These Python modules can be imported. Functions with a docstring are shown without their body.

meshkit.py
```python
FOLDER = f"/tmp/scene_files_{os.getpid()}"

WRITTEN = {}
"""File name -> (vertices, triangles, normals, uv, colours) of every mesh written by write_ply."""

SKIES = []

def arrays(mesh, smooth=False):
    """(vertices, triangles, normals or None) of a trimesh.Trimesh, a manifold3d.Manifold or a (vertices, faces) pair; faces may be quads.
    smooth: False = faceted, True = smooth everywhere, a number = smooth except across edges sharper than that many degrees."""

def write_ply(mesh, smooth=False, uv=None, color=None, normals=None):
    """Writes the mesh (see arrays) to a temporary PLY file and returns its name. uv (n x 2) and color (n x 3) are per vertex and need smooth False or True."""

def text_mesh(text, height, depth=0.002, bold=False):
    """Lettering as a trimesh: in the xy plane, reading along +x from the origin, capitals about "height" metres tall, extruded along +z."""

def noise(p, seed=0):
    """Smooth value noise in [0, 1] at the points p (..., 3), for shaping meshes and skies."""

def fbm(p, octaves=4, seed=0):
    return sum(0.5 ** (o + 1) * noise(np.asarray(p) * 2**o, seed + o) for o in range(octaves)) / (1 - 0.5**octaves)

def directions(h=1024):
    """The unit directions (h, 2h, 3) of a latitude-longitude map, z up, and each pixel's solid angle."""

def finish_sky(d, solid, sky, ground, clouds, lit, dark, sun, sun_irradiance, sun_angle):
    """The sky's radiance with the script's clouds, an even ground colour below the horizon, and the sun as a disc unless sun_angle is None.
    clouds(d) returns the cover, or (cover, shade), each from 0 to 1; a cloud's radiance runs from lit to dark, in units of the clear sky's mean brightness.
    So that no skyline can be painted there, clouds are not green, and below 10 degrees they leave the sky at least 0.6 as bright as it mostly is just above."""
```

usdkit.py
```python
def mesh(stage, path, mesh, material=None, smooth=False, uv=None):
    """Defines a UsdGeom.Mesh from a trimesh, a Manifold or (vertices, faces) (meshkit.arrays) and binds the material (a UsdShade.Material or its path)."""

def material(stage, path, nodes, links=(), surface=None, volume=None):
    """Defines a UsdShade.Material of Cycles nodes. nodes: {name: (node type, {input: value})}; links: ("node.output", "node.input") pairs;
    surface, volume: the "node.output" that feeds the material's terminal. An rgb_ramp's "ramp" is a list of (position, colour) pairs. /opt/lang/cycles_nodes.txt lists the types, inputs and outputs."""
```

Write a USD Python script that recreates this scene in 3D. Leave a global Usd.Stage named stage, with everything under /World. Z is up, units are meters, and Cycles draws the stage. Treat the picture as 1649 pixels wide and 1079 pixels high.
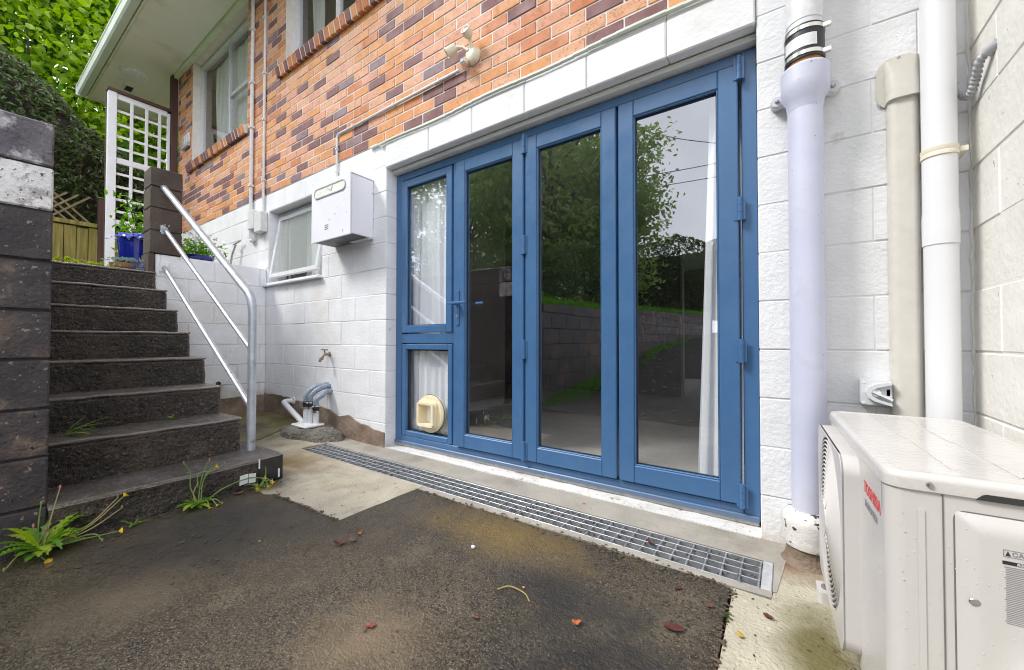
import math, random
import numpy as np, trimesh, usdkit, meshkit
from shapely.geometry import Polygon, box as sbox
from shapely.ops import unary_union
from pxr import Usd, UsdGeom, UsdLux, UsdShade, Gf, Sdf

stage = Usd.Stage.CreateInMemory()
UsdGeom.SetStageUpAxis(stage, 'Z')
WORLD = UsdGeom.Xform.Define(stage, '/World')
stage.SetDefaultPrim(WORLD.GetPrim())
UsdGeom.Scope.Define(stage, '/World/Looks')

# ------------------------------------------------------------------ camera, sky, sun, exposure
CAM = np.array([0.0, -1.9381, 0.6338])
YAW, PITCH, ROLL, FPX = 0.60785, 0.01585, 0.00038, 635.845
_F = np.array([-math.sin(YAW) * math.cos(PITCH), math.cos(YAW) * math.cos(PITCH), math.sin(PITCH)])
_R = np.array([math.cos(YAW), math.sin(YAW), 0.0])
_U = np.cross(_R, _F)
_R, _U = math.cos(ROLL) * _R + math.sin(ROLL) * _U, -math.sin(ROLL) * _R + math.cos(ROLL) * _U
cam = UsdGeom.Camera.Define(stage, '/World/camera')
m = np.eye(4)
m[0, :3], m[1, :3], m[2, :3], m[3, :3] = _R, _U, -_F, CAM
cam.AddTransformOp().Set(Gf.Matrix4d(m.tolist()))
cam.CreateHorizontalApertureAttr(36.0)
cam.CreateVerticalApertureAttr(36.0 * 670 / 1024)
cam.CreateFocalLengthAttr(36.0 * FPX / 1649)
cam.CreateClippingRangeAttr(Gf.Vec2f(0.02, 2000))
EXPOSURE = 1.15
cam.CreateExposureAttr(EXPOSURE)

SUN_AZ, SUN_EL = math.radians(228), math.radians(48)      # azimuth of the direction towards the sun, from +y clockwise
sun_dir = np.array([math.sin(SUN_AZ) * math.cos(SUN_EL), math.cos(SUN_AZ) * math.cos(SUN_EL), math.sin(SUN_EL)])
dome = UsdLux.DomeLight.Define(stage, '/World/sky')
sky_mat = usdkit.material(stage, '/World/Looks/overcast_sky', {
    's': ('sky_texture', {'sky_type': 'single_scattering', 'sun_disc': False, 'sun_elevation': SUN_EL, 'sun_rotation': SUN_AZ, 'aerosol_density': 3.0}),
    'tc': ('texture_coordinate', {}),
    'n': ('noise_texture', {'scale': 2.2, 'detail': 5, 'roughness': .55}),
    'r': ('rgb_ramp', {'ramp': [(0.30, (7.9, 8.3, 9.4)), (0.70, (11.2, 11.6, 12.8))]}),
    'mx': ('mix_color', {'fac': 0.93}),
    'b': ('background_shader', {'strength': 0.1})},
    [('tc.generated', 'n.vector'), ('n.fac', 'r.fac'), ('s.color', 'mx.a'), ('r.color', 'mx.b'), ('mx.result', 'b.color')], surface='b.background')
UsdShade.MaterialBindingAPI.Apply(dome.GetPrim()).Bind(sky_mat)
dome.GetPrim().SetCustomDataByKey('kind', 'structure')
sun = UsdLux.DistantLight.Define(stage, '/World/sun')
sun.CreateIntensityAttr(0.4); sun.CreateAngleAttr(16.0); sun.CreateNormalizeAttr(True) if hasattr(sun, 'CreateNormalizeAttr') else None
sun.CreateColorAttr(Gf.Vec3f(1.0, 0.97, 0.92))
z = sun_dir / np.linalg.norm(sun_dir); x = np.cross([0, 1, 0.01], z); x /= np.linalg.norm(x); y = np.cross(z, x)
mm = np.eye(4); mm[0, :3], mm[1, :3], mm[2, :3] = x, y, z
sun.AddTransformOp().Set(Gf.Matrix4d(mm.tolist()))

# ------------------------------------------------------------------ helpers
_names = {}
def path_for(name, parent):
    base = parent if isinstance(parent, str) else (str(parent.GetPath()) if parent is not None else '/World')
    k = (base, name); n = _names.get(k, 0); _names[k] = n + 1
    return f'{base}/{name}' + (f'_{n:03d}' if n else '')
def meta(p, label=None, cat=None, group=None, kind=None):
    for k, v in (('label', label), ('category', cat), ('group', group), ('kind', kind)):
        if v: p.SetCustomDataByKey(k, v)
    return p
def thing(name, label, cat, loc=(0, 0, 0), rotz=0, group=None, kind=None, parent=None):
    xf = UsdGeom.Xform.Define(stage, path_for(name, parent))
    xf.AddTranslateOp().Set(Gf.Vec3d(*map(float, loc)))
    if rotz: xf.AddRotateZOp().Set(float(rotz))
    return meta(xf.GetPrim(), label, cat, group, kind)
def obj(name, mesh, mat, parent=None, smooth=False, label=None, cat=None, group=None, kind=None):
    if isinstance(mesh, MB): mesh = mesh.get()
    p = usdkit.mesh(stage, path_for(name, parent), mesh, mat, smooth=smooth).GetPrim()
    return meta(p, label, cat, group, kind)
def dup(root, loc, rotz=0, label=None, group=None):
    was = root.GetCustomData()
    r = thing(root.GetName(), label or was['label'], was['category'], loc, rotz, group or was.get('group'))
    r.GetReferences().AddInternalReference(root.GetPath()); r.SetInstanceable(True)
    return r

def _cb_topology():
    b = np.array([[sx, sy, sz] for sx in (-1, 1) for sy in (-1, 1) for sz in (-1, 1)], float)
    pts = []
    for c in b:
        for k in range(3):
            q = c.copy() * 1.0; q[(k + 1) % 3] *= .9; q[(k + 2) % 3] *= .9; pts.append(q)
    pts = np.array(pts); h = trimesh.convex.convex_hull(pts)
    idx = [int(np.argmin(((pts - v) ** 2).sum(1))) for v in h.vertices]
    sgn = np.repeat(b, 3, axis=0); ax = np.tile(np.arange(3), 8)
    return sgn, ax, np.array(idx)[h.faces]
_SG, _AX, _CF = _cb_topology()
_BF = trimesh.creation.box((1, 1, 1)).faces
_BV = trimesh.creation.box((2, 2, 2)).vertices
def cbox(x0, x1, y0, y1, z0, z1, c=0.0):
    lo, hi = np.minimum([x0, y0, z0], [x1, y1, z1]), np.maximum([x0, y0, z0], [x1, y1, z1])
    ctr, half = (lo + hi) / 2, (hi - lo) / 2
    if c <= 0: return ctr + _BV * half, _BF
    c = min(c, half.min() * .95)
    v = _SG * half
    ins = np.full_like(v, c); ins[np.arange(24), _AX] = 0
    return ctr + v - _SG * ins, _CF
def rotm(axis, deg):
    return trimesh.transformations.rotation_matrix(math.radians(deg), axis)[:3, :3]
class MB:
    def __init__(s): s.v, s.f, s.n = [], [], 0
    def add(s, vf, R=None, t=None):
        if isinstance(vf, trimesh.Trimesh): vf = (vf.vertices, vf.faces)
        elif hasattr(vf, 'to_mesh'): q = vf.to_mesh(); vf = (q.vert_properties[:, :3], q.tri_verts)
        v, f = np.asarray(vf[0], float), np.asarray(vf[1], int)
        if f.shape[1] == 4: f = np.vstack([f[:, [0, 1, 2]], f[:, [0, 2, 3]]])
        if R is not None: v = v @ np.asarray(R).T
        if t is not None: v = v + np.asarray(t)
        s.v.append(v); s.f.append(f + s.n); s.n += len(v); return s
    def box(s, *a, c=0.0): return s.add(cbox(*a, c=c))
    def tube(s, path, r, n=10, caps=True): return s.add(tube(path, r, n, caps))
    def get(s): return np.vstack(s.v), np.vstack(s.f)
def M1(vf, **k): return MB().add(vf, **k)
def smoothpath(pts, n=6):
    """Catmull-Rom through pts."""
    P = np.asarray(pts, float); P = np.vstack([2 * P[0] - P[1], P, 2 * P[-1] - P[-2]]); out = []
    for i in range(1, len(P) - 2):
        for t in np.linspace(0, 1, n, endpoint=False):
            a, b, c, d = P[i - 1:i + 3]
            out.append(.5 * ((2 * b) + (c - a) * t + (2 * a - 5 * b + 4 * c - d) * t * t + (3 * b - a - 3 * c + d) * t ** 3))
    out.append(P[-2]); return np.array(out)
def roundcorner(pts, r, n=5):
    P = [np.asarray(p, float) for p in pts]; out = [P[0]]
    for a, b, c in zip(P, P[1:], P[2:]):
        u, w = (a - b) / np.linalg.norm(a - b), (c - b) / np.linalg.norm(c - b)
        d = min(r, np.linalg.norm(a - b) * .45, np.linalg.norm(c - b) * .45)
        p, q = b + u * d, b + w * d
        for t in np.linspace(0, 1, n): out.append((1 - t) ** 2 * p + 2 * t * (1 - t) * b + t * t * q)
    out.append(P[-1]); return np.array(out)
def tube(path, r, n=10, caps=True):
    P = np.asarray(path, float); k = len(P); r = np.broadcast_to(np.asarray(r, float), (k,))
    T = np.gradient(P, axis=0); T /= np.maximum(np.linalg.norm(T, axis=1, keepdims=True), 1e-9)
    a = np.array([0, 0, 1.0]) if abs(T[0, 2]) < .9 else np.array([1.0, 0, 0])
    N = np.cross(T[0], a); N /= np.linalg.norm(N); rings = []
    for i in range(k):
        N = N - T[i] * (N @ T[i]); N /= np.linalg.norm(N); B = np.cross(T[i], N)
        th = np.arange(n) * 2 * np.pi / n
        rings.append(P[i] + r[i] * (np.cos(th)[:, None] * N + np.sin(th)[:, None] * B))
    v = np.vstack(rings); f = []
    for i in range(k - 1):
        for j in range(n):
            q = (j + 1) % n; f += [[i * n + j, i * n + q, (i + 1) * n + q], [i * n + j, (i + 1) * n + q, (i + 1) * n + j]]
    if caps:
        v = np.vstack([v, P[0], P[-1]]); c0, c1 = k * n, k * n + 1
        for j in range(n):
            q = (j + 1) % n; f += [[c0, q, j], [c1, (k - 1) * n + j, (k - 1) * n + q]]
    return v, np.array(f)
def lathe(prof, n=24, R=None, t=None):
    """prof: (radius, height) from bottom to top, about z."""
    prof = np.asarray(prof, float); th = np.arange(n) * 2 * np.pi / n; k = len(prof)
    v = np.stack([prof[:, :1] * np.cos(th), prof[:, :1] * np.sin(th), np.repeat(prof[:, 1:], n, 1)], -1).reshape(-1, 3); f = []
    for i in range(k - 1):
        for j in range(n):
            q = (j + 1) % n; f += [[i * n + j, i * n + q, (i + 1) * n + q], [i * n + j, (i + 1) * n + q, (i + 1) * n + j]]
    if R is not None: v = v @ np.asarray(R).T
    if t is not None: v = v + np.asarray(t)
    return v, np.array(f)
def extr(poly, depth, R=None, t=None):
    """A polygon in xy extruded along z."""
    mesh = trimesh.creation.extrude_polygon(poly if isinstance(poly, Polygon) else Polygon(poly), depth, engine='earcut')
    v = mesh.vertices
    if R is not None: v = v @ np.asarray(R).T
    if t is not None: v = v + np.asarray(t)
    return v, mesh.faces
XZ = np.array([[1, 0, 0], [0, 0, -1.0], [0, 1, 0]])          # local (x, y, z) -> world (x, -z, y): a drawing stood upright, its depth towards -y
def rough(vf, edge, amp, scale, seed=0, keep=None):
    """Subdivides to edge length and pushes the surface in and out by noise."""
    me = trimesh.Trimesh(*vf, process=False)
    v, f = trimesh.remesh.subdivide_to_size(me.vertices, me.faces, edge, max_iter=12)
    me = trimesh.Trimesh(v, f, process=True); me.merge_vertices(merge_norm=True, merge_tex=True)
    v = np.array(me.vertices)
    d = np.stack([meshkit.fbm(v * scale + 17.3 * k + seed * 7.1, 4, seed + k) - .5 for k in range(3)], -1)
    if keep is not None: d *= keep(v)[:, None]
    return v + d * 2 * amp, me.faces
def rng(s): return np.random.default_rng(s)

def leaves(C, size, seed, up=.5, aspect=.55, fold=.25, dirs=None, var=.35):
    """One folded leaf (four triangles... two, for small ones) at each point."""
    g = rng(seed); n = len(C); s = size * (1 + var * g.uniform(-1, 1, n))[:, None]
    N = g.normal(size=(n, 3)); N[:, 2] += up * 2; N /= np.linalg.norm(N, axis=1, keepdims=True)
    A = g.normal(size=(n, 3)) if dirs is None else dirs + g.normal(size=(n, 3)) * .5
    A -= N * (A * N).sum(1, keepdims=True); A /= np.maximum(np.linalg.norm(A, axis=1, keepdims=True), 1e-6)
    B = np.cross(N, A)
    base, tip = C - A * s * .5, C + A * s * .5 - N * s * .12
    l, r = C + B * s * aspect * .5 + N * s * fold * .4, C - B * s * aspect * .5 + N * s * fold * .4
    v = np.stack([base, l, tip, r], 1).reshape(-1, 3)
    i = np.arange(n)[:, None] * 4
    return v, np.vstack([i + [0, 2, 1], i + [0, 3, 2]])
def leaves6(C, size, seed, up=.6, width=.36, dirs=None, var=.3, droop=.2):
    """A broader pointed leaf of six triangles, for leaves near enough to be seen singly."""
    g = rng(seed); n = len(C); s = size * (1 + var * g.uniform(-1, 1, n))[:, None]
    N = g.normal(size=(n, 3)) * .55; N[:, 2] += up; N /= np.linalg.norm(N, axis=1, keepdims=True)
    A = g.normal(size=(n, 3)) if dirs is None else dirs + g.normal(size=(n, 3)) * .5
    A -= N * (A * N).sum(1, keepdims=True); A /= np.maximum(np.linalg.norm(A, axis=1, keepdims=True), 1e-6)
    B = np.cross(N, A); P = lambda a, b, c: C + A * s * a + B * s * b + N * s * c
    v = np.stack([P(-.5, 0, 0), P(-.22, width, .06), P(.15, width * .8, .05), P(.5, 0, -droop), P(.15, -width * .8, .05), P(-.22, -width, .06), P(-.05, 0, -.02)], 1).reshape(-1, 3)
    i = np.arange(n)[:, None] * 7
    return v, np.vstack([i + t for t in ([0, 6, 1], [1, 6, 2], [2, 6, 3], [3, 6, 4], [4, 6, 5], [5, 6, 0])])

# ------------------------------------------------------------------ materials
def mat(name, ramp, scale=8, rough=(.5, .7), bump=(60, .2, .01), detail=5, spots=None, layer=None, spec=.5, coat=0, metallic=0, vec='pos', rscale=None, stain=None, stretch=None, bump2=None, distortion=0):
    """Principled with a noise-driven colour ramp, noise-driven roughness, bump; spots=(scale, lo, hi, colour) speckles; layer=(scale, lo, hi, colour, detail) broad stains."""
    n = {'g': ('geometry', {}), 'tc': ('texture_coordinate', {}), 'p': ('principled_bsdf', {'specular_ior_level': spec, 'coat_weight': coat, 'metallic': metallic})}
    L = []
    src = 'g.position' if vec == 'pos' else 'tc.object'
    if stretch:
        n['mp'] = ('mapping', {'scale': stretch}); L.append((src, 'mp.vector')); src = 'mp.vector'
    n['n'] = ('noise_texture', {'scale': scale, 'detail': detail, 'roughness': .6, 'distortion': distortion}); L.append((src, 'n.vector'))
    n['r'] = ('rgb_ramp', {'ramp': ramp}); L.append(('n.fac', 'r.fac')); col = 'r.color'
    def over(k, sc, lo, hi, c, det):
        nonlocal col
        n['n' + k] = ('noise_texture', {'scale': sc, 'detail': det, 'roughness': .62}); L.append((src, f'n{k}.vector'))
        n['m' + k] = ('map_range', {'from_min': lo, 'from_max': hi, 'clamp': True}); L.append((f'n{k}.fac', f'm{k}.value'))
        n['x' + k] = ('mix_color', {'b': c}); L.append((col, f'x{k}.a')); L.append((f'm{k}.result', f'x{k}.fac')); col = f'x{k}.result'
    for i, ly in enumerate(layer if isinstance(layer, list) else ([layer] if layer else [])): over(f'l{i}', *ly[:4], ly[4] if len(ly) > 4 else 4)
    for i, sp in enumerate(spots if isinstance(spots, list) else ([spots] if spots else [])): over(f's{i}', *sp, 2)
    for i, (ctr, sc3, r0, r1, c) in enumerate(stain or []):
        n[f'st{i}'] = ('mapping', {'mapping_type': 'point', 'location': tuple(-a * b for a, b in zip(ctr, sc3)), 'scale': sc3}); L.append((src, f'st{i}.vector'))
        n[f'sl{i}'] = ('vector_math', {'math_type': 'length'}); L.append((f'st{i}.vector', f'sl{i}.vector1'))
        n[f'sn{i}'] = ('noise_texture', {'scale': 7.0, 'detail': 7, 'roughness': .65}); L.append((src, f'sn{i}.vector'))
        n[f'sa{i}'] = ('math', {'math_type': 'multiply_add', 'value2': 1.5 * r1}); L.append((f'sn{i}.fac', f'sa{i}.value1')); L.append((f'sl{i}.value', f'sa{i}.value3'))
        n[f'sm{i}'] = ('map_range', {'from_min': r1 * 1.75, 'from_max': r0 + r1 * .75, 'clamp': True}); L.append((f'sa{i}.value', f'sm{i}.value'))
        n[f'sx{i}'] = ('mix_color', {'b': c}); L += [(col, f'sx{i}.a'), (f'sm{i}.result', f'sx{i}.fac')]; col = f'sx{i}.result'
    L.append((col, 'p.base_color'))
    n['nr'] = ('noise_texture', {'scale': rscale or scale * .7, 'detail': 3}); L.append((src, 'nr.vector'))
    n['mr'] = ('map_range', {'from_min': .3, 'from_max': .7, 'to_min': rough[0], 'to_max': rough[1], 'clamp': True}); L += [('nr.fac', 'mr.value'), ('mr.result', 'p.roughness')]
    if bump:
        n['nb'] = ('noise_texture', {'scale': bump[0], 'detail': 4, 'roughness': .6}); n['b'] = ('bump', {'strength': bump[1], 'distance': bump[2]})
        L += [(src, 'nb.vector'), ('nb.fac', 'b.height'), ('b.normal', 'p.normal')]
        if bump2:
            n['nb2'] = ('noise_texture', {'scale': bump2[0], 'detail': 2}); n['b2'] = ('bump', {'strength': bump2[1], 'distance': bump2[2]})
            L += [(src, 'nb2.vector'), ('nb2.fac', 'b2.height'), ('b2.normal', 'b.normal')]
    return usdkit.material(stage, '/World/Looks/' + name, n, L, surface='p.BSDF')
def leafmat(name, c1, c2, scale=3, trans=.35, rough=.45):
    t1 = tuple(min(1, a * 1.5) for a in c1)
    return usdkit.material(stage, '/World/Looks/' + name, {
        'g': ('geometry', {}), 'r': ('rgb_ramp', {'ramp': [(0, c1), (1, c2)]}), 'p': ('principled_bsdf', {'roughness': rough}),
        't': ('translucent_bsdf', {}), 'ga': ('hsv', {'saturation': 1.1, 'value': 1.7}), 'm': ('mix_closure', {'fac': trans})},
        [('g.random_per_island', 'r.fac'), ('r.color', 'p.base_color'), ('r.color', 'ga.color'), ('ga.color', 't.color'), ('p.BSDF', 'm.closure1'), ('t.BSDF', 'm.closure2')], surface='m.closure')
def plain(name, c, rough=.4, metallic=0, spec=.5, var=.12, scale=30):
    a, b = tuple(x * (1 - var) for x in c), tuple(min(1, x * (1 + var)) for x in c)
    return mat(name, [(.3, a), (.7, b)], scale=scale, rough=(max(.02, rough - .06), rough + .08), bump=None, metallic=metallic, spec=spec)

W1, W2 = (.71, .715, .73), (.80, .805, .82)
M = {}
M['white_block'] = mat('white_block', [(.3, W1), (.65, W2)], 5, (.55, .75), (55, .35, .012), layer=[(1.6, .56, .78, (.66, .64, .60)), (9, .66, .74, (.60, .58, .55))], spots=(38, .74, .78, (.42, .40, .37)), bump2=(14, .12, .02), stain=[((0, 0, -.25), (0, 0, 1), .0, .13, (.42, .38, .31)), ((-4.5, 0, .03), (.6, 0, 1), .0, .15, (.42, .40, .28))])
M['cream_block'] = mat('cream_block', [(.3, (.74, .725, .68)), (.65, (.82, .805, .76))], 4, (.5, .7), (60, .22, .010), layer=[(1.3, .54, .76, (.72, .70, .60)), (3.2, .62, .8, (.68, .65, .57))], spots=[(42, .715, .75, (.36, .31, .26)), (95, .73, .76, (.45, .4, .36))], bump2=(15, .15, .02))
M['white_joint'] = mat('white_joint', [(.3, (.70, .70, .70)), (.7, (.78, .78, .79))], 8, (.6, .8), (70, .3, .01), layer=(2.2, .5, .75, (.55, .53, .48)))
M['cream_joint'] = mat('cream_joint', [(.3, (.72, .70, .65)), (.7, (.80, .78, .73))], 8, (.6, .8), (70, .3, .01), layer=(2.2, .55, .75, (.55, .50, .42)))
M['lintel'] = mat('painted_lintel', [(.3, (.70, .705, .715)), (.65, (.78, .78, .79))], 4, (.5, .7), (45, .25, .012), layer=[(3.5, .60, .8, (.60, .59, .54)), (11, .66, .76, (.56, .54, .49))], spots=(26, .745, .775, (.4, .38, .3)))
M['foundation'] = mat('foundation_render', [(.3, (.15, .105, .07)), (.55, (.27, .20, .155)), (.75, (.36, .28, .23))], 5, (.6, .85), (40, .6, .02), layer=[(2.3, .5, .68, (.12, .10, .05)), (6, .6, .7, (.40, .33, .29))], spots=(30, .7, .74, (.08, .05, .035)))
BR = {}
for nm, a, b, sp in (('orange', (.60, .245, .085), (.69, .315, .115), .68), ('peach', (.62, .30, .165), (.71, .375, .215), .63), ('rust', (.50, .165, .06), (.59, .22, .085), .67), ('plum', (.165, .065, .064), (.235, .098, .094), .78), ('slate', (.205, .12, .135), (.28, .18, .205), .78), ('salmon', (.60, .265, .16), (.68, .33, .205), .64)):
    BR[nm] = mat('brick_' + nm, [(.3, a), (.7, b)], 12, (.55, .8), (150, .35, .005), spots=[(110, sp, sp + .05, tuple(x * .25 for x in a)), (55, .70, .76, tuple(x * .5 for x in a))], layer=[(25, .54, .72, tuple(x * .66 for x in a)), (3.1, .56, .78, tuple(x * .80 for x in a))])
M['mortar'] = mat('mortar', [(.3, (.66, .60, .55)), (.7, (.78, .73, .68))], 12, (.8, .9), (120, .4, .006))
M['blue'] = mat('blue_powdercoat', [(.3, (.050, .130, .275)), (.7, (.058, .148, .305))], 3, (.26, .40), (700, .05, .001), spec=.5, layer=[(5, .60, .8, (.066, .15, .29)), (1.3, .58, .75, (.045, .12, .25))], spots=(60, .735, .76, (.12, .19, .29)), rscale=9, stain=[((0, 0, -.16), (0, 0, 1), .0, .05, (.12, .16, .23))])
M['gasket'] = plain('black_gasket', (.012, .012, .014), .5)
M['sill_white'] = mat('flaking_white_sill', [(.35, (.58, .57, .55)), (.6, (.70, .69, .675))], 7, (.5, .7), (50, .5, .012), spots=[(45, .66, .70, (.36, .24, .17)), (16, .66, .70, (.40, .31, .25))])
M['steelgrey'] = plain('grey_sill_metal', (.42, .43, .44), .45, var=.2)
M['galv'] = mat('galvanised_steel', [(.3, (.38, .40, .44)), (.7, (.54, .56, .60))], 14, (.3, .5), (60, .15, .004), metallic=.55, spots=[(24, .66, .7, (.28, .24, .23))])
M['grate_steel'] = mat('grate_steel', [(.3, (.30, .31, .33)), (.7, (.50, .52, .54))], 30, (.3, .5), None, metallic=.6, spots=(45, .62, .68, (.16, .13, .11)))
M['step'] = mat('wet_dark_concrete_step', [(.3, (.022, .018, .015)), (.55, (.052, .042, .034)), (.75, (.11, .086, .066))], 7, (.20, .50), (42, 1.0, .035), detail=8, layer=[(2.6, .52, .72, (.095, .066, .042)), (1.6, .58, .72, (.026, .022, .012))], spots=[(70, .60, .66, (.16, .13, .11)), (48, .64, .69, (.007, .006, .005))], bump2=(140, .9, .010), rscale=18)
M['dark_slab'] = mat('wet_dark_concrete_slab', [(.3, (.030, .024, .016)), (.55, (.062, .048, .031)), (.8, (.115, .089, .058))], 3.0, (.12, .40), (130, .7, .010), detail=9, layer=[(3.7, .56, .70, (.13, .105, .066), 7)], spots=[(125, .51, .62, (.125, .099, .067)), (112, .53, .61, (.018, .015, .011)), (200, .60, .67, (.23, .19, .14))], bump2=(40, .45, .012), rscale=5, spec=.34,
    stain=[((-1.0, -.58, -.18), (.9, 2.4, 1), .02, .5, (.165, .112, .038)), ((-.62, -.80, -.18), (1.1, 2.2, 1), .05, .35, (.034, .029, .024)), ((-.95, -1.27, -.18), (1.5, 1.7, 1), .02, .38, (.175, .130, .082)), ((-.35, -1.05, -.18), (1.2, 1.4, 1), .1, .45, (.026, .023, .020)), ((-2.1, -1.25, -.19), (1.1, 1.1, 1), .1, .5, (.040, .036, .032)), ((-1.75, -1.6, -.19), (1.5, 1.5, 1), .02, .35, (.15, .12, .08))])
def worn(src_mat, name, colour, radius=.018, lo=.93, hi=.995):
    """Lighter wear where an edge turns."""
    base = '/World/Looks/' + src_mat
    n_ = {'g2': ('geometry', {}), 'bv': ('bevel', {'radius': radius, 'samples': 4}), 'dp': ('vector_math', {'math_type': 'dot_product'}), 'mr2': ('map_range', {'from_min': hi, 'from_max': lo, 'clamp': True})}
    p = UsdShade.Material.Get(stage, base)
    mk = {}
    for k_, (kind_, ins_) in n_.items():
        sh_ = mk[k_] = UsdShade.Shader.Define(stage, f'{base}/{k_}'); sh_.CreateIdAttr('cycles_' + kind_)
        for a_, v_ in ins_.items(): sh_.CreateInput(a_, Sdf.ValueTypeNames.Int if a_ == 'samples' else Sdf.ValueTypeNames.Bool if a_ == 'clamp' else Sdf.ValueTypeNames.Token if a_ == 'math_type' else Sdf.ValueTypeNames.Float).Set(v_)
    mx = UsdShade.Shader.Define(stage, f'{base}/wearmix'); mx.CreateIdAttr('cycles_mix_color'); mx.CreateInput('b', Sdf.ValueTypeNames.Float3).Set(Gf.Vec3f(*colour))
    pr = UsdShade.Shader.Get(stage, base + '/p'); bc = pr.GetInput('base_color'); srcs = bc.GetConnectedSources()[0][0]
    T_ = Sdf.ValueTypeNames.Token
    def link(a, ao, b, bi): b.CreateInput(bi, T_).ConnectToSource(a.CreateOutput(ao, T_))
    mx.CreateInput('a', T_).ConnectToSource(UsdShade.Shader(srcs.source.GetPrim()).CreateOutput(srcs.sourceName, T_))
    link(mk['bv'], 'bevel', mk['dp'], 'vector1'); link(mk['g2'], 'normal', mk['dp'], 'vector2'); link(mk['dp'], 'value', mk['mr2'], 'value'); link(mk['mr2'], 'result', mx, 'fac')
    bc.ConnectToSource(mx.CreateOutput('result', T_))
worn('wet_dark_concrete_step', 'x', (.17, .14, .12))
M['tread'] = mat('wet_skylit_tread', [(.3, (.060, .051, .046)), (.7, (.140, .121, .110))], 7, (.12, .36), (80, 1.0, .014), detail=8, layer=[(3, .55, .70, (.055, .046, .036), 7), (2.1, .60, .72, (.07, .07, .025), 6)], spots=[(90, .60, .67, (.26, .235, .215)), (80, .62, .68, (.022, .019, .017))], rscale=8)  # treads lighter than the risers: sky gleam on wet tops put into the colour
worn('wet_skylit_tread', 'x', (.30, .26, .235))
M['pale_slab'] = mat('pale_concrete_slab', [(.3, (.34, .30, .225)), (.7, (.52, .47, .365))], 4, (.25, .6), (90, .5, .009), detail=8, layer=[(2.3, .55, .70, (.30, .225, .115), 7), (5, .58, .72, (.27, .225, .17), 7)], spots=[(110, .66, .71, (.15, .12, .08)), (40, .70, .74, (.2, .16, .1))], bump2=(20, .25, .02),
    stain=[((-2.75, -.62, -.17), (1.0, 1.4, 1), .05, .5, (.20, .135, .055)), ((-3.7, -.55, -.12), (.8, 1.2, 1), .1, .55, (.13, .105, .04)), ((-2.45, -.86, -.18), (1, 2, 1), .02, .3, (.10, .085, .05))])
M['right_slab'] = mat('pale_lichen_slab', [(.3, (.42, .385, .29)), (.7, (.56, .515, .40))], 5, (.4, .7), (95, .7, .012), detail=8, layer=[(2.4, .56, .72, (.36, .32, .17), 7), (6, .58, .72, (.27, .23, .15), 6)], spots=[(85, .66, .72, (.16, .12, .08)), (40, .68, .73, (.62, .57, .45))],
    stain=[((.13, -1.15, -.18), (2.2, 1.0, 1), .05, .45, (.075, .085, .02)), ((.06, -.62, -.18), (3, 1.2, 1), .05, .35, (.16, .14, .05)), ((.0, -.16, -.18), (3, 3, 1), .05, .5, (.22, .12, .075))])
M['mossy_slab'] = mat('mossy_wet_slab', [(.3, (.10, .085, .035)), (.6, (.24, .20, .09)), (.8, (.36, .31, .19))], 3.5, (.25, .55), (70, .5, .012), detail=8, layer=[(2.2, .50, .66, (.045, .038, .018), 6), (3.1, .56, .7, (.16, .16, .03), 6)])
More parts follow.
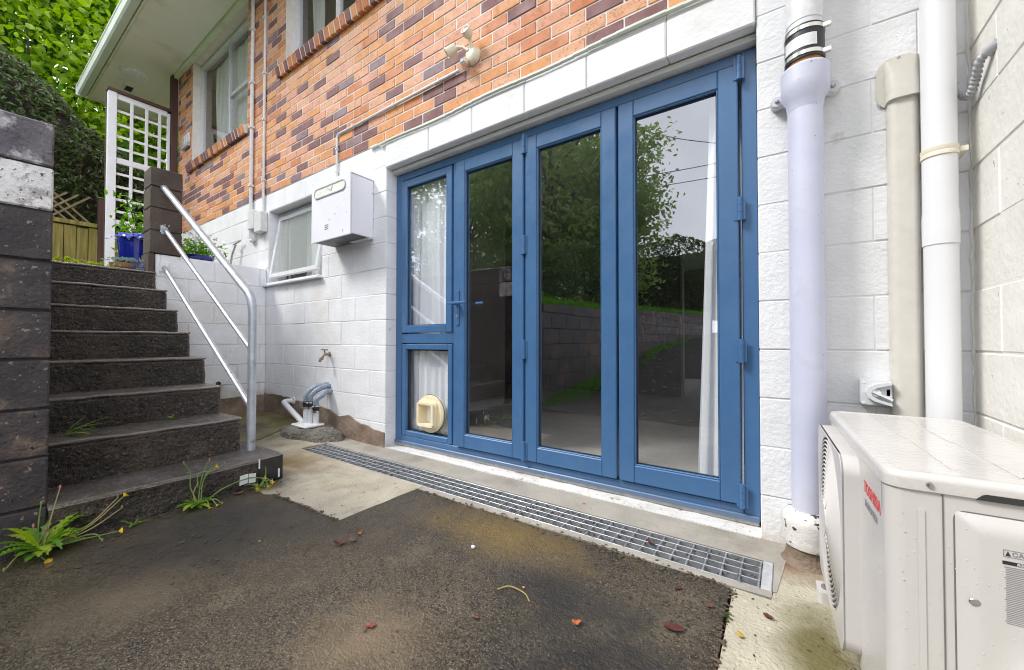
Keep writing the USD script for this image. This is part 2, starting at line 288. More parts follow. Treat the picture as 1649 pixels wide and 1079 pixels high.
M['apron'] = mat('grey_concrete_apron', [(.3, (.28, .258, .22)), (.7, (.42, .39, .34))], 5, (.4, .7), (80, .4, .010), detail=8, layer=[(1.8, .54, .70, (.22, .19, .15), 7), (5, .58, .72, (.33, .26, .17), 7)], spots=[(60, .68, .73, (.16, .12, .085)), (120, .68, .73, (.5, .47, .42))])
M['mound'] = mat('rough_mortar_mound', [(.3, (.075, .066, .053)), (.7, (.23, .21, .18))], 10, (.3, .6), (45, 1.0, .03), detail=8, layer=(3, .5, .7, (.09, .08, .04)), spots=(60, .58, .64, (.30, .27, .235)))
M['asphalt'] = mat('wet_asphalt', [(.3, (.012, .011, .011)), (.7, (.038, .034, .031))], 6, (.65, .85), (60, 1.0, .03), detail=8, layer=[(1.2, .55, .7, (.05, .042, .03)), (2.6, .60, .7, (.035, .05, .012))], spec=.25)
M['dark_block'] = mat('dark_stained_block', [(.3, (.018, .015, .017)), (.55, (.038, .031, .032)), (.78, (.085, .060, .050))], 6, (.35, .6), (70, .45, .012), detail=9, layer=[(3.1, .50, .66, (.115, .078, .055), 7), (6, .60, .70, (.14, .105, .075), 7)], spots=[(55, .66, .70, (.20, .17, .15)), (40, .66, .70, (.008, .007, .007))], bump2=(18, .25, .02))
M['peeling_block'] = mat('peeling_white_block', [(.40, (.62, .61, .60)), (.6, (.74, .73, .73))], 9, (.6, .8), (60, .6, .014), detail=7, layer=[(14, .52, .60, (.36, .335, .33), 7), (5, .60, .68, (.12, .105, .115), 7)], spots=(60, .62, .66, (.10, .09, .09)))
M['peeling_block_dark'] = mat('peeling_dark_block', [(.40, (.08, .07, .085)), (.6, (.15, .135, .15))], 6, (.6, .8), (60, .6, .014), detail=7, layer=[(8, .47, .58, (.46, .45, .46), 7), (18, .55, .62, (.07, .065, .07), 7)])
M['brown_block'] = mat('weathered_brown_block', [(.3, (.038, .027, .020)), (.7, (.085, .060, .043))], 5, (.6, .85), (70, .6, .012), detail=8, layer=[(3, .55, .7, (.13, .095, .06), 6), (2.3, .6, .72, (.035, .028, .022), 6)], spots=(55, .70, .74, (.2, .15, .08)))
M['dark_joint'] = plain('dark_joint', (.014, .012, .012), .8)
M['lavender_pipe'] = mat('lavender_cast_iron', [(.3, (.50, .52, .66)), (.7, (.57, .59, .73))], 4, (.32, .5), (60, .15, .004), spots=[(20, .715, .75, (.62, .6, .55)), (60, .73, .75, (.3, .26, .24))], layer=[(6, .60, .8, (.46, .46, .56)), (2.2, .58, .8, (.60, .60, .66))])
M['pipe_bell'] = mat('flaking_pipe_bell', [(.3, (.62, .60, .57)), (.7, (.72, .71, .69))], 7, (.4, .6), (40, .5, .01), spots=[(40, .62, .65, (.07, .05, .045)), (22, .69, .72, (.28, .14, .09))])
M['rust'] = mat('rust', [(.3, (.20, .07, .025)), (.7, (.42, .20, .07))], 18, (.7, .9), (60, .6, .008))
M['pvc'] = mat('white_pvc', [(.3, (.68, .68, .70)), (.7, (.74, .74, .76))], 2, (.26, .34), None, spots=(16, .76, .79, (.6, .57, .52)))
M['pvc_grey'] = plain('pale_pvc', (.66, .67, .70), .3)
M['rubber'] = plain('black_rubber', (.02, .018, .025), .4)
M['label_white'] = plain('label_white', (.74, .74, .77), .35)
M['band'] = plain('steel_band', (.78, .78, .76), .16, metallic=.9)
M['beige_duct'] = plain('beige_duct', (.60, .572, .515), .32, var=.04)
M['cream_plastic'] = plain('cream_plastic', (.72, .66, .53), .4, var=.05)
M['catflap'] = plain('ivory_plastic', (.78, .68, .47), .38, var=.04)
M['grey_plastic'] = plain('grey_plastic', (.60, .62, .64), .35, var=.05)
M['conduit'] = plain('painted_conduit', (.66, .655, .645), .4, var=.1)
M['grey_flex'] = plain('grey_flex', (.42, .425, .45), .4)
M['corr'] = plain('bluegrey_hose', (.24, .29, .36), .45, var=.3)
M['metalbox'] = mat('white_painted_steel_box', [(.3, (.74, .74, .80)), (.7, (.80, .80, .86))], 3, (.4, .5), None, spots=[(30, .735, .75, (.08, .075, .08)), (70, .735, .75, (.12, .1, .1)), (12, .73, .745, (.42, .38, .33))])
M['darkplate'] = mat('dark_plate', [(.3, (.09, .095, .11)), (.7, (.16, .165, .18))], 12, (.4, .6), None)
M['soffit'] = mat('white_soffit', [(.3, (.76, .76, .69)), (.7, (.82, .82, .76))], 2, (.55, .7), None, layer=(1.4, .55, .75, (.55, .57, .47)))
M['trim'] = mat('eave_trim', [(.3, (.62, .67, .48)), (.7, (.74, .77, .63))], 3, (.5, .65), None, layer=(4, .55, .75, (.42, .47, .3)))
M['gutter'] = mat('painted_gutter', [(.3, (.60, .66, .58)), (.7, (.70, .74, .68))], 4, (.4, .55), None, layer=(5, .6, .8, (.46, .52, .4)))
M['alu'] = plain('aluminium_frame', (.52, .53, .56), .35, metallic=.35, var=.1)
M['alu_white'] = plain('white_window_frame', (.68, .68, .70), .35, var=.08)
M['roof_tile'] = mat('dark_roof_tiles', [(.3, (.06, .05, .05)), (.7, (.11, .09, .085))], 6, (.6, .8), (30, .4, .02))
M['trellis'] = mat('white_painted_timber', [(.3, (.74, .74, .76)), (.7, (.82, .82, .84))], 8, (.45, .6), (60, .1, .004), spots=(28, .74, .77, (.45, .42, .38)))
M['brown_timber'] = mat('brown_timber', [(.3, (.055, .024, .018)), (.7, (.10, .045, .035))], 8, (.5, .7), (40, .3, .006), stretch=(1, 1, .15))
M['fence_board'] = mat('mossy_fence_board', [(.3, (.14, .11, .025)), (.55, (.24, .195, .04)), (.75, (.32, .275, .09))], 9, (.6, .8), (50, .4, .008), stretch=(3, 3, .25), layer=(3, .55, .7, (.11, .085, .025)))
M['lattice'] = mat('weathered_lattice', [(.3, (.14, .105, .05)), (.7, (.26, .2, .1))], 14, (.7, .85), None)
M['blue_glaze'] = plain('cobalt_glaze', (.006, .012, .16), .08, spec=.8, var=.25, scale=6)
M['terracotta'] = plain('terracotta', (.33, .17, .11), .7)
M['soil'] = mat('soil', [(.3, (.03, .02, .014)), (.7, (.07, .05, .035))], 30, (.8, .95), (60, .8, .02))
M['black_tile'] = plain('black_gloss_tile', (.006, .006, .008), .1, spec=.7, var=.2)
M['white_tile'] = plain('white_tile', (.70, .71, .73), .25, var=.04)
M['ac'] = mat('wet_cream_casing', [(.3, (.53, .508, .495)), (.7, (.58, .556, .543))], 2.5, (.22, .34), None, layer=(3, .62, .8, (.56, .53, .51)))
M['ac_dark'] = plain('ac_dark', (.03, .03, .03), .6)
M['ac_seam'] = plain('ac_seam', (.16, .145, .14), .6)
M['ac_top'] = mat('wet_cream_lid', [(.3, (.54, .518, .497)), (.7, (.59, .567, .545))], 2.5, (.05, .16), (38, .35, .004), stretch=(1, 2.2, 1), layer=(5, .60, .8, (.50, .465, .42)))
M['red_print'] = plain('red_print', (.62, .05, .05), .4, var=.05)
M['grey_print'] = plain('grey_print', (.22, .22, .24), .4, var=.05)
M['black_print'] = plain('black_print', (.02, .018, .03), .4)
M['screw'] = plain('screw', (.38, .37, .38), .28, metallic=.9)
M['brass'] = mat('weathered_brass', [(.3, (.20, .15, .10)), (.7, (.42, .36, .29))], 40, (.4, .6), None, metallic=.5)
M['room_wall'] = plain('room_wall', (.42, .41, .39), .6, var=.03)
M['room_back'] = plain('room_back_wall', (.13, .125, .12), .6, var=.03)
M['room_floor'] = mat('room_carpet', [(.3, (.56, .54, .52)), (.7, (.66, .64, .61))], 30, (.8, .9), (200, .5, .004))
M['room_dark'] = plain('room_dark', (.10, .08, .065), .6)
M['curtain'] = usdkit.material(stage, '/World/Looks/sheer_curtain', {'p': ('principled_bsdf', {'base_color': (.93, .95, .99), 'roughness': .8}), 't': ('translucent_bsdf', {'color': (.8, .82, .88)}), 'm': ('mix_closure', {'fac': .05})},
                               [('p.BSDF', 'm.closure1'), ('t.BSDF', 'm.closure2')], surface='m.closure')
M['net'] = usdkit.material(stage, '/World/Looks/net_curtain', {'p': ('principled_bsdf', {'base_color': (.84, .84, .82), 'roughness': .8}), 't': ('translucent_bsdf', {'color': (.75, .75, .72)}), 'm': ('mix_closure', {'fac': .14})},
                           [('p.BSDF', 'm.closure1'), ('t.BSDF', 'm.closure2')], surface='m.closure')
def glassmat(name, ior, tint):
    return usdkit.material(stage, '/World/Looks/' + name, {
        'g': ('geometry', {}), 'f': ('fresnel', {'IOR': ior}), 'inv': ('math', {'math_type': 'subtract', 'value1': 1.0}), 'mu': ('math', {'math_type': 'multiply'}),
        'n': ('noise_texture', {'scale': 2.1, 'detail': 1}), 'b': ('bump', {'strength': .045, 'distance': .03}),
        't': ('transparent_bsdf', {'color': tint}), 'gl': ('glossy_bsdf', {'color': (1, 1, 1), 'roughness': .0}), 'm': ('mix_closure', {})},
        [('g.backfacing', 'inv.value2'), ('f.fac', 'mu.value1'), ('inv.value', 'mu.value2'), ('mu.value', 'm.fac'), ('g.position', 'n.vector'), ('n.fac', 'b.height'), ('b.normal', 'gl.normal'),
         ('t.BSDF', 'm.closure1'), ('gl.BSDF', 'm.closure2')], surface='m.closure')
M['glass'] = glassmat('double_glazing', 3.1, (.985, .99, .99))
M['old_glass'] = glassmat('old_window_glass', 2.0, (.95, .96, .96))
M['drop'] = usdkit.material(stage, '/World/Looks/water_drop', {'p': ('principled_bsdf', {'base_color': (.57, .547, .535), 'roughness': .03, 'specular_ior_level': .6})}, [], surface='p.BSDF')
M['obscure'] = usdkit.material(stage, '/World/Looks/obscure_glass', {'g': ('geometry', {}), 'n': ('noise_texture', {'scale': 160}), 'b': ('bump', {'strength': .4, 'distance': .002}), 'p': ('principled_bsdf', {'base_color': (.70, .73, .70), 'roughness': .2}), 't': ('transparent_bsdf', {'color': (.9, .92, .9)}), 'm': ('mix_closure', {'fac': .80})}, [('g.position', 'n.vector'), ('n.fac', 'b.height'), ('b.normal', 'p.normal'), ('p.BSDF', 'm.closure1'), ('t.BSDF', 'm.closure2')], surface='m.closure')
M['water'] = plain('drain_water', (.02, .02, .02), .06)
M['lime_leaf'] = leafmat('lime_leaves', (.26, .38, .02), (.62, .68, .08), trans=.5)
M['lime_leaf_deep'] = leafmat('green_leaves', (.10, .23, .012), (.26, .42, .022), trans=.45)
M['hedge_leaf'] = leafmat('dark_hedge_leaves', (.075, .11, .035), (.32, .36, .17), trans=.2, rough=.28)
M['hedge_twig'] = leafmat('reddish_hedge_leaves', (.075, .045, .03), (.14, .09, .06), trans=.2)
M['tree_leaf'] = leafmat('tree_leaves', (.18, .26, .085), (.42, .52, .19), trans=.55)
M['tree_leaf2'] = leafmat('dark_tree_leaves', (.075, .115, .045), (.18, .24, .09), trans=.4)
M['weed_leaf'] = leafmat('weed_leaves', (.13, .29, .025), (.40, .55, .05), trans=.35)
M['weed_leaf_pale'] = leafmat('pale_weed_leaves', (.34, .46, .04), (.50, .58, .07), trans=.35)
M['stem'] = plain('green_stem', (.16, .24, .06), .5)
M['dry_stem'] = plain('dry_stem', (.30, .25, .10), .6)
M['yellow'] = plain('yellow_petal', (.72, .48, .02), .5)
M['pink'] = plain('pink_bract', (.42, .18, .16), .6)
M['white_petal'] = plain('white_petal', (.75, .75, .72), .5)
M['violet'] = leafmat('violet_petals', (.20, .20, .60), (.34, .34, .78), trans=.3)
M['grass'] = leafmat('grass_blades', (.07, .20, .015), (.16, .34, .03), trans=.4)
M['lawn'] = mat('lawn', [(.3, (.05, .12, .015)), (.7, (.10, .20, .03))], 3, (.7, .9), (60, .8, .03))
M['bark'] = mat('bark', [(.3, (.035, .028, .022)), (.7, (.085, .07, .055))], 12, (.8, .9), (30, .8, .02), stretch=(1, 1, .3))
M['far_ground'] = mat('far_ground', [(.3, (.05, .085, .03)), (.7, (.09, .12, .045))], .6, (.8, .95), None)
M['wire'] = plain('black_wire', (.015, .015, .015), .6)
for nm, c in (('orange', (.55, .14, .03)), ('maroon', (.10, .025, .022)), ('brown', (.17, .07, .035)), ('red', (.22, .05, .03)), ('ochre', (.50, .36, .05))):
    M['leaf_' + nm] = mat('dead_leaf_' + nm, [(.3, tuple(x * .7 for x in c)), (.7, c)], 60, (.3, .5), None)
M['pebble'] = plain('white_pebble', (.65, .65, .63), .6)
M['dirt'] = plain('dry_dirt', (.09, .065, .045), .9, var=.4)

# ------------------------------------------------------------------ ground
def sstep(a, b, x): t = np.clip((x - a) / (b - a), 0, 1); return t * t * (3 - 2 * t)
def gz(x, y):
    x, y = np.asarray(x, float), np.asarray(y, float)
    return -.183 + .078 * sstep(-2.7, -4.5, x) - .018 * sstep(-.7, -1.7, y) * sstep(-1.0, -2.4, x) + .004 * (meshkit.fbm(np.stack([x * 2.2, y * 2.2, 0 * x], -1), 3, 5) - .5)
def wobble(poly, a=.004):
    q = np.array(poly.segmentize(.05).exterior.coords)[:-1]
    d = np.stack([meshkit.fbm(np.c_[q * 11, 0 * q[:, :1] + 3 * k], 3, 40 + k) - .5 for k in (0, 1)], 1); return Polygon(q + d * 2 * a)
def patch(poly, cell, dz=0.0, hfun=gz, amp=0.0, seed=0, skirt=.06):
    """A polygon of ground as a fine sheet with short sides."""
    x0, y0, x1, y1 = poly.bounds; nx, ny = int((x1 - x0) / cell) + 1, int((y1 - y0) / cell) + 1
    V, F = [], []; n = 0
    from shapely.prepared import prep
    pp = prep(poly)
    for i in range(nx):
        for j in range(ny):
            c = sbox(x0 + i * cell, y0 + j * cell, x0 + (i + 1) * cell, y0 + (j + 1) * cell)
            if pp.contains_properly(c):
                q = np.array(c.exterior.coords)[:4][::-1]
                if (q[1] - q[0])[0] * (q[2] - q[0])[1] - (q[1] - q[0])[1] * (q[2] - q[0])[0] < 0: q = q[::-1]
                V.append(q); F += [[n, n + 1, n + 2], [n, n + 2, n + 3]]; n += 4
            elif pp.intersects(c):
                g = poly.intersection(c)
                for gg in getattr(g, 'geoms', [g]):
                    if gg.geom_type != 'Polygon' or gg.area < 1e-8: continue
                    tv, tf = trimesh.creation.triangulate_polygon(gg, engine='earcut')
                    for t in tf:
                        q = tv[t]
                        if (q[1] - q[0])[0] * (q[2] - q[0])[1] - (q[1] - q[0])[1] * (q[2] - q[0])[0] < 0: q = q[::-1]
                        V.append(q); F.append([n, n + 1, n + 2]); n += 3
    v = np.vstack(V); zz = hfun(v[:, 0], v[:, 1]) + dz
    if amp: zz = zz + amp * 2 * (meshkit.fbm(np.c_[v * 9, 0 * zz], 4, seed) - .5)
    me = trimesh.Trimesh(np.c_[v, zz], F, process=False); me.merge_vertices(digits_vertex=5)
    mb = MB().add((me.vertices, me.faces))
    for ring in [poly.exterior, *poly.interiors]:
        p = np.array(poly.exterior.segmentize(cell).coords if ring is poly.exterior else ring.segmentize(cell).coords)
        zt = hfun(p[:, 0], p[:, 1]) + dz - .001
        k = len(p); vv = np.vstack([np.c_[p, zt], np.c_[p, zt - skirt]]); a = np.arange(k - 1)
        mb.add((vv, np.vstack([np.c_[a, a + 1, a + k + 1], np.c_[a, a + k + 1, a + k]])))
    return mb
STEPX = [-2.47 - .0 if n == 1 else -2.762 - .289 * (n - 2) for n in range(1, 9)]
STEPZ = [-.038 if n == 1 else .165 + .1785 * (n - 2) for n in range(1, 9)]
SY0, SY1 = -1.69, -.898
dark = Polygon([(-2.6, -1.70), (-2.6, -.93), (-2.243, -.916), (-1.685, -.902), (-1.681, -.437), (-.165, -.437), (-.155, -1.5), (-2.6, -1.5 - .2)])
dark = Polygon([(-2.62, -1.95), (-2.62, -.925), (-2.243, -.917), (-1.69, -.905), (-1.687, -.437), (-.160, -.437), (-.140, -2.0), (-2.45, -2.0), (-2.45, -1.95)])
grate_hole = sbox(-3.01, -.392, -.045, -.193)
pale = Polygon([(-4.515, .0), (-4.515, -.95), (-2.3, -.95), (-2.243, -.913), (-1.684, -.899), (-1.681, -.437), (-1.681, -.392), (-3.01, -.392), (-3.01, -.30), (-3.02, 0)])
obj('court_slab', patch(wobble(dark, .006), .03, amp=.003, seed=3), M['dark_slab'], smooth=30, kind='structure')
obj('landing_slab', patch(wobble(pale, .004), .04, amp=.002, seed=4, dz=.002), M['pale_slab'], smooth=30, kind='structure')
obj('mossy_slab', patch(Polygon([(-4.512, -.002), (-4.512, -.9), (-3.6, -.9), (-3.45, -.5), (-3.62, -.25), (-3.5, -.002)]), .04, dz=.008, amp=.0015, seed=9), M['mossy_slab'], smooth=30, kind='structure')
obj('apron_strip', patch(Polygon([(-3.015, .0), (-3.01, -.193), (-.045, -.193), (-.045, -.392), (-.034, -.392), (-.004, -.10), (-.004, 0.11), (-2.53, .11), (-2.53, .0)]), .04, dz=.003, amp=.001), M['apron'], smooth=30, kind='structure')
obj('edge_strip', patch(Polygon([(-1.678, -.392), (-1.678, -.434), (-1.2, -.440), (-.6, -.432), (-.155, -.434), (-.046, -.43), (-.046, -.392)]), .03, dz=.002, amp=.001), M['apron'], smooth=30, kind='structure')
obj('pale_pavement', patch(Polygon([(-.152, -.437), (-.136, -2.0), (.507, -2.0), (.507, 0.0), (-.006, 0), (-.006, -.10), (-.036, -.390), (-.043, -.394), (-.047, -.44)]), .04, dz=.001, amp=.0015, seed=8), M['right_slab'], smooth=30, kind='structure')
# the drain channel under the grates
ch = MB(); d0 = -.30
ch.box(-3.06, -.03, -.40, -.188, d0 - .03, d0); ch.box(-3.06, -.03, -.188, -.178, d0, -.196); ch.box(-3.06, -.03, -.412, -.402, d0, -.196)
ch.box(-.035, -.028, -.40, -.188, d0, -.196); ch.box(-3.08, -3.06, -.40, -.188, d0, -.196)
obj('drain_channel', ch, M['mossy_slab'], kind='structure')
obj('drain_water', M1(cbox(-3.05, -.04, -.40, -.19, d0 + .001, d0 + .012)), M['water'], kind='structure')
obj('ground', (np.array([[-400, -400, -.62], [400, -400, -.62], [400, 400, -.62], [-400, 400, -.62]], float), np.array([[0, 1, 2], [0, 2, 3]])), M['far_ground'], kind='structure')
obj('sub_base', M1(cbox(-5.0, .52, -1.9, .2, -.6, -.335)), M['asphalt'], kind='structure')
def hdrive(x, y): return -.20 + .125 * np.maximum(0, -1.98 - np.asarray(y, float)) * (1 - .35 * sstep(-6, -14, np.asarray(y, float))) + .07 * (meshkit.fbm(np.stack([np.asarray(x) * 2.6, np.asarray(y) * 2.6, 0 * np.asarray(x)], -1), 4, 2) - .5)
obj('driveway', patch(sbox(-2.44, -16.0, 4.5, -2.003), .12, hfun=hdrive, dz=.015), M['asphalt'], smooth=30, kind='structure')
WY = np.array([-16., -13.1, -5.5, -3.9, -1.9]); WZ = np.array([1.70, 1.57, 1.24, 1.17, 1.10])
def wtop(y): return np.interp(y, WY, WZ)
def hlawn(x, y):
    x, y = np.asarray(x, float), np.asarray(y, float)
    return wtop(y) - .03 + .10 * np.maximum(0, -2.7 - x) * sstep(-2.7, -9, x) + .05 * np.maximum(0, -16 - y) + .10 * (meshkit.fbm(np.stack([x * .8, y * .8, 0 * x], -1), 3, 11) - .5) * sstep(-2.7, -3.3, x)
obj('lawn_bank', patch(sbox(-30, -40, -2.66, -1.90), .5, hfun=hlawn), M['lawn'], smooth=30, kind='structure')
obj('far_bank', patch(sbox(-2.66, -40, 14, -16.0), .8, hfun=lambda x, y: 1.68 + .05 * np.maximum(0, -16 - np.asarray(y, float))), M['lawn'], smooth=30, kind='structure')
obj('upper_garden', patch(sbox(-40, -1.89, -9.30, 14), .6, hfun=lambda x, y: 1.22 + .02 * np.maximum(0, -9.4 - np.asarray(x, float))), M['lawn'], smooth=30, kind='structure')
obj('landing', M1(cbox(-9.31, -4.80, -1.69, -.94, .9, 1.233)).box(-9.31, -7.36, -.94, 1.5, .9, 1.233), M['pale_slab'], kind='structure')
obj('garden_bed', M1(rough(cbox(-7.34, -4.72, -.94, -.003, .9, 1.345), .12, .02, 6)), M['soil'], kind='structure')
g = rng(21); n = 9000
gy = -1.92 - 14 * g.random(n) ** 1.6; gx = -2.50 - 1.6 * g.random(n) ** 2
base = np.c_[gx, gy, np.where(gx > -2.66, wtop(gy), hlawn(gx, gy)) - .01]
h = .05 + .10 * g.random(n); lean = g.normal(size=(n, 2)) * .035; a = g.uniform(0, 6.28, n); w = .004 + .0012 * -gy
p0, p1 = base + np.c_[np.cos(a) * w, np.sin(a) * w, 0 * a], base - np.c_[np.cos(a) * w, np.sin(a) * w, 0 * a]
obj('bank_grass', (np.stack([p0, p1, base + np.c_[lean, h]], 1).reshape(-1, 3), np.arange(3 * n).reshape(-1, 3)), M['grass'],
    label='bright green grass fringing the top of the dark retaining wall, seen in the door glass', cat='grass', kind='stuff')

gt_ = rng(23); n = 2600; ty = -1.95 - 9 * gt_.random(n) ** 1.4; tx = -2.44 + .30 * gt_.random(n) ** 2.5; keep_ = meshkit.fbm(np.c_[ty * 1.7, tx * 2, 0 * tx], 3, 8) > .50
ty, tx = ty[keep_], tx[keep_]; n = len(tx); tb = np.c_[tx, ty, hdrive(tx, ty) + .01]; a = gt_.uniform(0, 6.28, n); hh_ = .05 + .09 * gt_.random(n); d_ = np.c_[np.cos(a), np.sin(a), 0 * a]
obj('foot_grass', (np.stack([tb + d_ * .008, tb - d_ * .008, tb + np.c_[gt_.normal(size=(n, 2)) * .05, hh_]], 1).reshape(-1, 3), np.arange(3 * n).reshape(-1, 3)), M['grass'],
    label='ragged grass tufts along the foot of the mirrored dark retaining wall', cat='grass', kind='stuff')

ds_ = MB(); gs_ = rng(29); is_ = trimesh.creation.icosphere(0)
for i in range(900):
    y_ = -2.05 - 6 * gs_.random() ** 1.6; x_ = gs_.uniform(-2.4, 1.5); q_ = .006 + .022 * gs_.random() ** 3
    ds_.add((is_.vertices * [q_ * 1.3, q_, q_ * .6] @ rotm([0, 0, 1], gs_.uniform(0, 180)).T + [x_, y_, float(hdrive(np.array([x_]), np.array([y_]))[0]) + .016], is_.faces))
obj('driveway_stones', ds_, M['mound'], label='loose dark stones and lumps strewn over the sloping driveway', cat='stones', kind='stuff')

# ------------------------------------------------------------------ the house
house = thing('house', 'two-storey brick and white block house with blue folding glass doors', 'house')
def part(name): return thing(name, None, None, parent=house)
JD = .0032                                                     # how far joints lie back
def project(P):
    d = np.asarray(P, float) - CAM; zc = d @ _F
    zc = np.where(zc > .05, zc, np.nan)
    return 824.5 + FPX * (d @ _R) / zc, 539.5 - FPX * (d @ _U) / zc
def seen(x0, x1, y, z0, z1):
    u, v = project([[x0, y, z0], [x1, y, z0], [x1, y, z1], [x0, y, z1]])
    if not np.all(np.isfinite(u)): return 0
    u, v = np.clip(u, 0, 1649), np.clip(v, 0, 1079)
    return .5 * abs(sum(u[i] * v[(i + 1) % 4] - u[(i + 1) % 4] * v[i] for i in range(4)))
# white block wall, lower storey
block_wall = part('block_wall')
WIN0 = (-4.47, -3.44, 1.225, 1.995)                           # awning window opening
DOOR = (-2.53, -.095, -.2, 1.975)
gb = rng(5)
def cut(iv, z0, z1):
    """Splits an x interval round the openings that the course crosses."""
    out = [iv]
    for (a, b, c, d) in (WIN0, DOOR):
        if z0 < d - .01 and z1 > c + .01:
            nxt = []
            for (p, q) in out:
                if p < a: nxt.append((p, min(q, a)))
                if q > b: nxt.append((max(p, b), q))
            out = [t for t in nxt if t[1] - t[0] > .015]
    return out
for k in range(-1, 11):
    z0, z1 = .2 * k, .2 * (k + 1)
    if k == 10: z1 = 2.185
    xs = [-2.53 - .4 * i - (.2 if k % 2 else 0) for i in range(14)]
    edges = sorted([x for x in xs if x > -7.35] + [-7.35, -2.53]); right = [-2.53, -2.13, -1.73, -1.33, -.93, -.53, -.095, .03, .265, .507] if k % 2 else [-2.53, -2.33, -1.93, -1.53, -1.13, -.73, -.33, -.095, .09, .387, .507]
    if k >= 10: right = [-2.44, -2.06, -1.66, -1.255, -.86, -.455, -.096, .2, .507]
    edges = edges + right[1:] if k < 10 else sorted([e for e in edges if e < -2.6] + [-2.53] + right)
    zlo = z0
    for a, b in zip(edges, edges[1:]):
        if b < -4.70 and k < 6: continue
        if a < -4.80 and k < 6: a = -4.80
        lintel = k in (9, 10) and a > -2.60 and b < -.08
        for p, q in cut((a, b), z0, z1):
            if q - p < .02: continue
            zz0, zz1 = z0, z1
            if k == 9 and q > -4.47 and p < -3.44 and False: pass
            dpt = .005 * gb.normal() * .25
            mtl = M['white_block']
            obj('block', M1(cbox(p + .0012, q - .0012, dpt, .19, zz0 + .0022, zz1 - .0022, c=.0032)), mtl, block_wall)
obj('joint', MB().box(-4.79, -2.5335, JD, .188, -.6, 1.222).box(-7.35, -4.473, JD, .188, 1.2, 2.184).box(-3.437, -2.5335, JD, .188, 1.222, 2.184).box(-4.473, -3.437, JD, .188, 1.998, 2.184)
    .box(-2.5335, -.092, JD + .02, .188, 1.979, 2.184).box(-.0915, .505, JD, .188, -.6, 2.184), M['white_joint'], block_wall)
# lintel beam: its own cast face, 20 mm proud, with a drip edge
lin = MB()
for i, (a, b) in enumerate(zip([-2.535, -2.06, -1.66, -1.255, -.86, -.455], [-2.06, -1.66, -1.255, -.86, -.455, -.096])):
    lin.add(cbox(a + .0015, b - .0015, -.012, .05, 1.972, 2.150, c=.006))
obj('lintel', lin, M['lintel'], house)
obj('lintel_soffit', MB().box(-2.528, -.098, .052, .16, 1.944, 1.970), M['lintel'], house)
fl = MB()
fx = np.linspace(-2.60, .50, 40); fz = 2.160 + .006 * np.sin(fx * 7) + .018 * sstep(-2.6, -.2, fx)
for i in range(39): fl.add(cbox(fx[i], fx[i + 1] + .0005, -.028, -.006, fz[i], fz[i] + .011))
fl.box(-2.72, -2.62, -.020, -.004, 2.172, 2.186)
obj('flashing', fl, M['gutter'], house)
# exposed foundation below the white paint
xs = np.linspace(-4.512, -2.535, 60)
tz = np.interp(xs, [-4.52, -4.1, -3.7, -3.3, -3.16, -3.0, -2.85, -2.7, -2.53], [.088, .085, .055, .045, -.005, .01, -.03, -.05, -.068]) + .025 * (meshkit.fbm(np.c_[xs * 9, xs * 0, xs * 0], 4, 3) - .5)
pts = [(x, z) for x, z in zip(xs, tz)] + [(-2.535, -.35), (-4.512, -.35)]
fo = extr(Polygon(pts), .012, R=XZ, t=(0, -.001, 0))
fo = rough(fo, .05, .0035, 18, 4)
obj('foundation', M1(fo), M['foundation'], house)
# the return wall on the right
ret = part('return_wall')
for k in range(-1, 20):
    ed = [0.0, -.205, -.6, -1.0, -1.4, -1.8, -2.2, -2.6, -3.0, -3.4] if k % 2 else [0.0, -.4, -.8, -1.2, -1.6, -2.0, -2.4, -2.8, -3.2, -3.4]
    for a, b in zip(ed, ed[1:]):
        d = .0012 * gb.normal()
        obj('block', M1(cbox(.507 + d, .70, b + .001, a - .001, .2 * k + .0028, .2 * k + .1972, c=.0035)), M['cream_block'], ret)
obj('joint', MB().box(.5105, .695, -3.395, 0.0, -.6, 3.99), M['cream_block'], ret)
obj('coping', MB().box(.48, .73, -3.43, 0.0, 4.0, 4.06, c=.008), M['cream_block'], ret)
obj('corner_fillet', M1(rough(tube(np.c_[np.full(40, .507), np.full(40, -.004), np.linspace(-.19, 3.9, 40)], .006, 8), .04, .006, 22)), M['cream_joint'], ret)

# brick upper storey
brick_wall = part('brick_wall')
BP, BH, BZ = .210, .0765, 2.190
WINS = [(-6.78, -5.02, 3.10, 4.52), (-4.14, -2.62, 3.43, 4.52)]
SILLS = [(-6.86, -5.0), (-4.25, -2.55)]
bl = []
gr = rng(8); NR = 31
for k in range(NR):
    z0, z1 = BZ + BH * k, BZ + BH * (k + 1)
    off = (-.964 if k % 2 else -1.079)
    x = off - BP * 31
    while x < .72:
        a, b = max(x, -7.35), min(x + BP, .70); x += BP
        if b - a < .02: continue
        ivs = [(a, b)]
        for (wa, wb, wc, wd) in WINS:
            if z0 < wd - .02 and z1 > wc + .01:
                ivs = [t for (p, q) in ivs for t in ((p, min(q, wa)), (max(p, wb), q)) if t[1] - t[0] > .02]
        for p, q in ivs: bl.append((p, q, z0, z1))
def pick(k=None):
    u = gr.random()
    return 'plum' if u < .235 else 'slate' if u < .275 else 'orange' if u < .50 else 'peach' if u < .74 else 'salmon' if u < .88 else 'rust'
area = [seen(p, q, 0, a, b) for p, q, a, b in bl]
order = np.argsort(area)[::-1]; tone = [pick() for _ in bl]
rest = {}
def brick(i):
    p, q, a, b = bl[i]; d = -.0035 + .0012 * gr.normal()
    return cbox(p + .0048, q - .0048, d, .10, a + .0050, b - .0050, c=.0022)
for r_, i in enumerate(order):
    if r_ < 300: obj('brick', M1(brick(i)), BR[tone[i]], brick_wall)
    else: rest.setdefault(tone[i], MB()).add(brick(i))
for t_, mb in rest.items(): obj('bricks_' + t_, mb, BR[t_], brick_wall, kind='stuff')
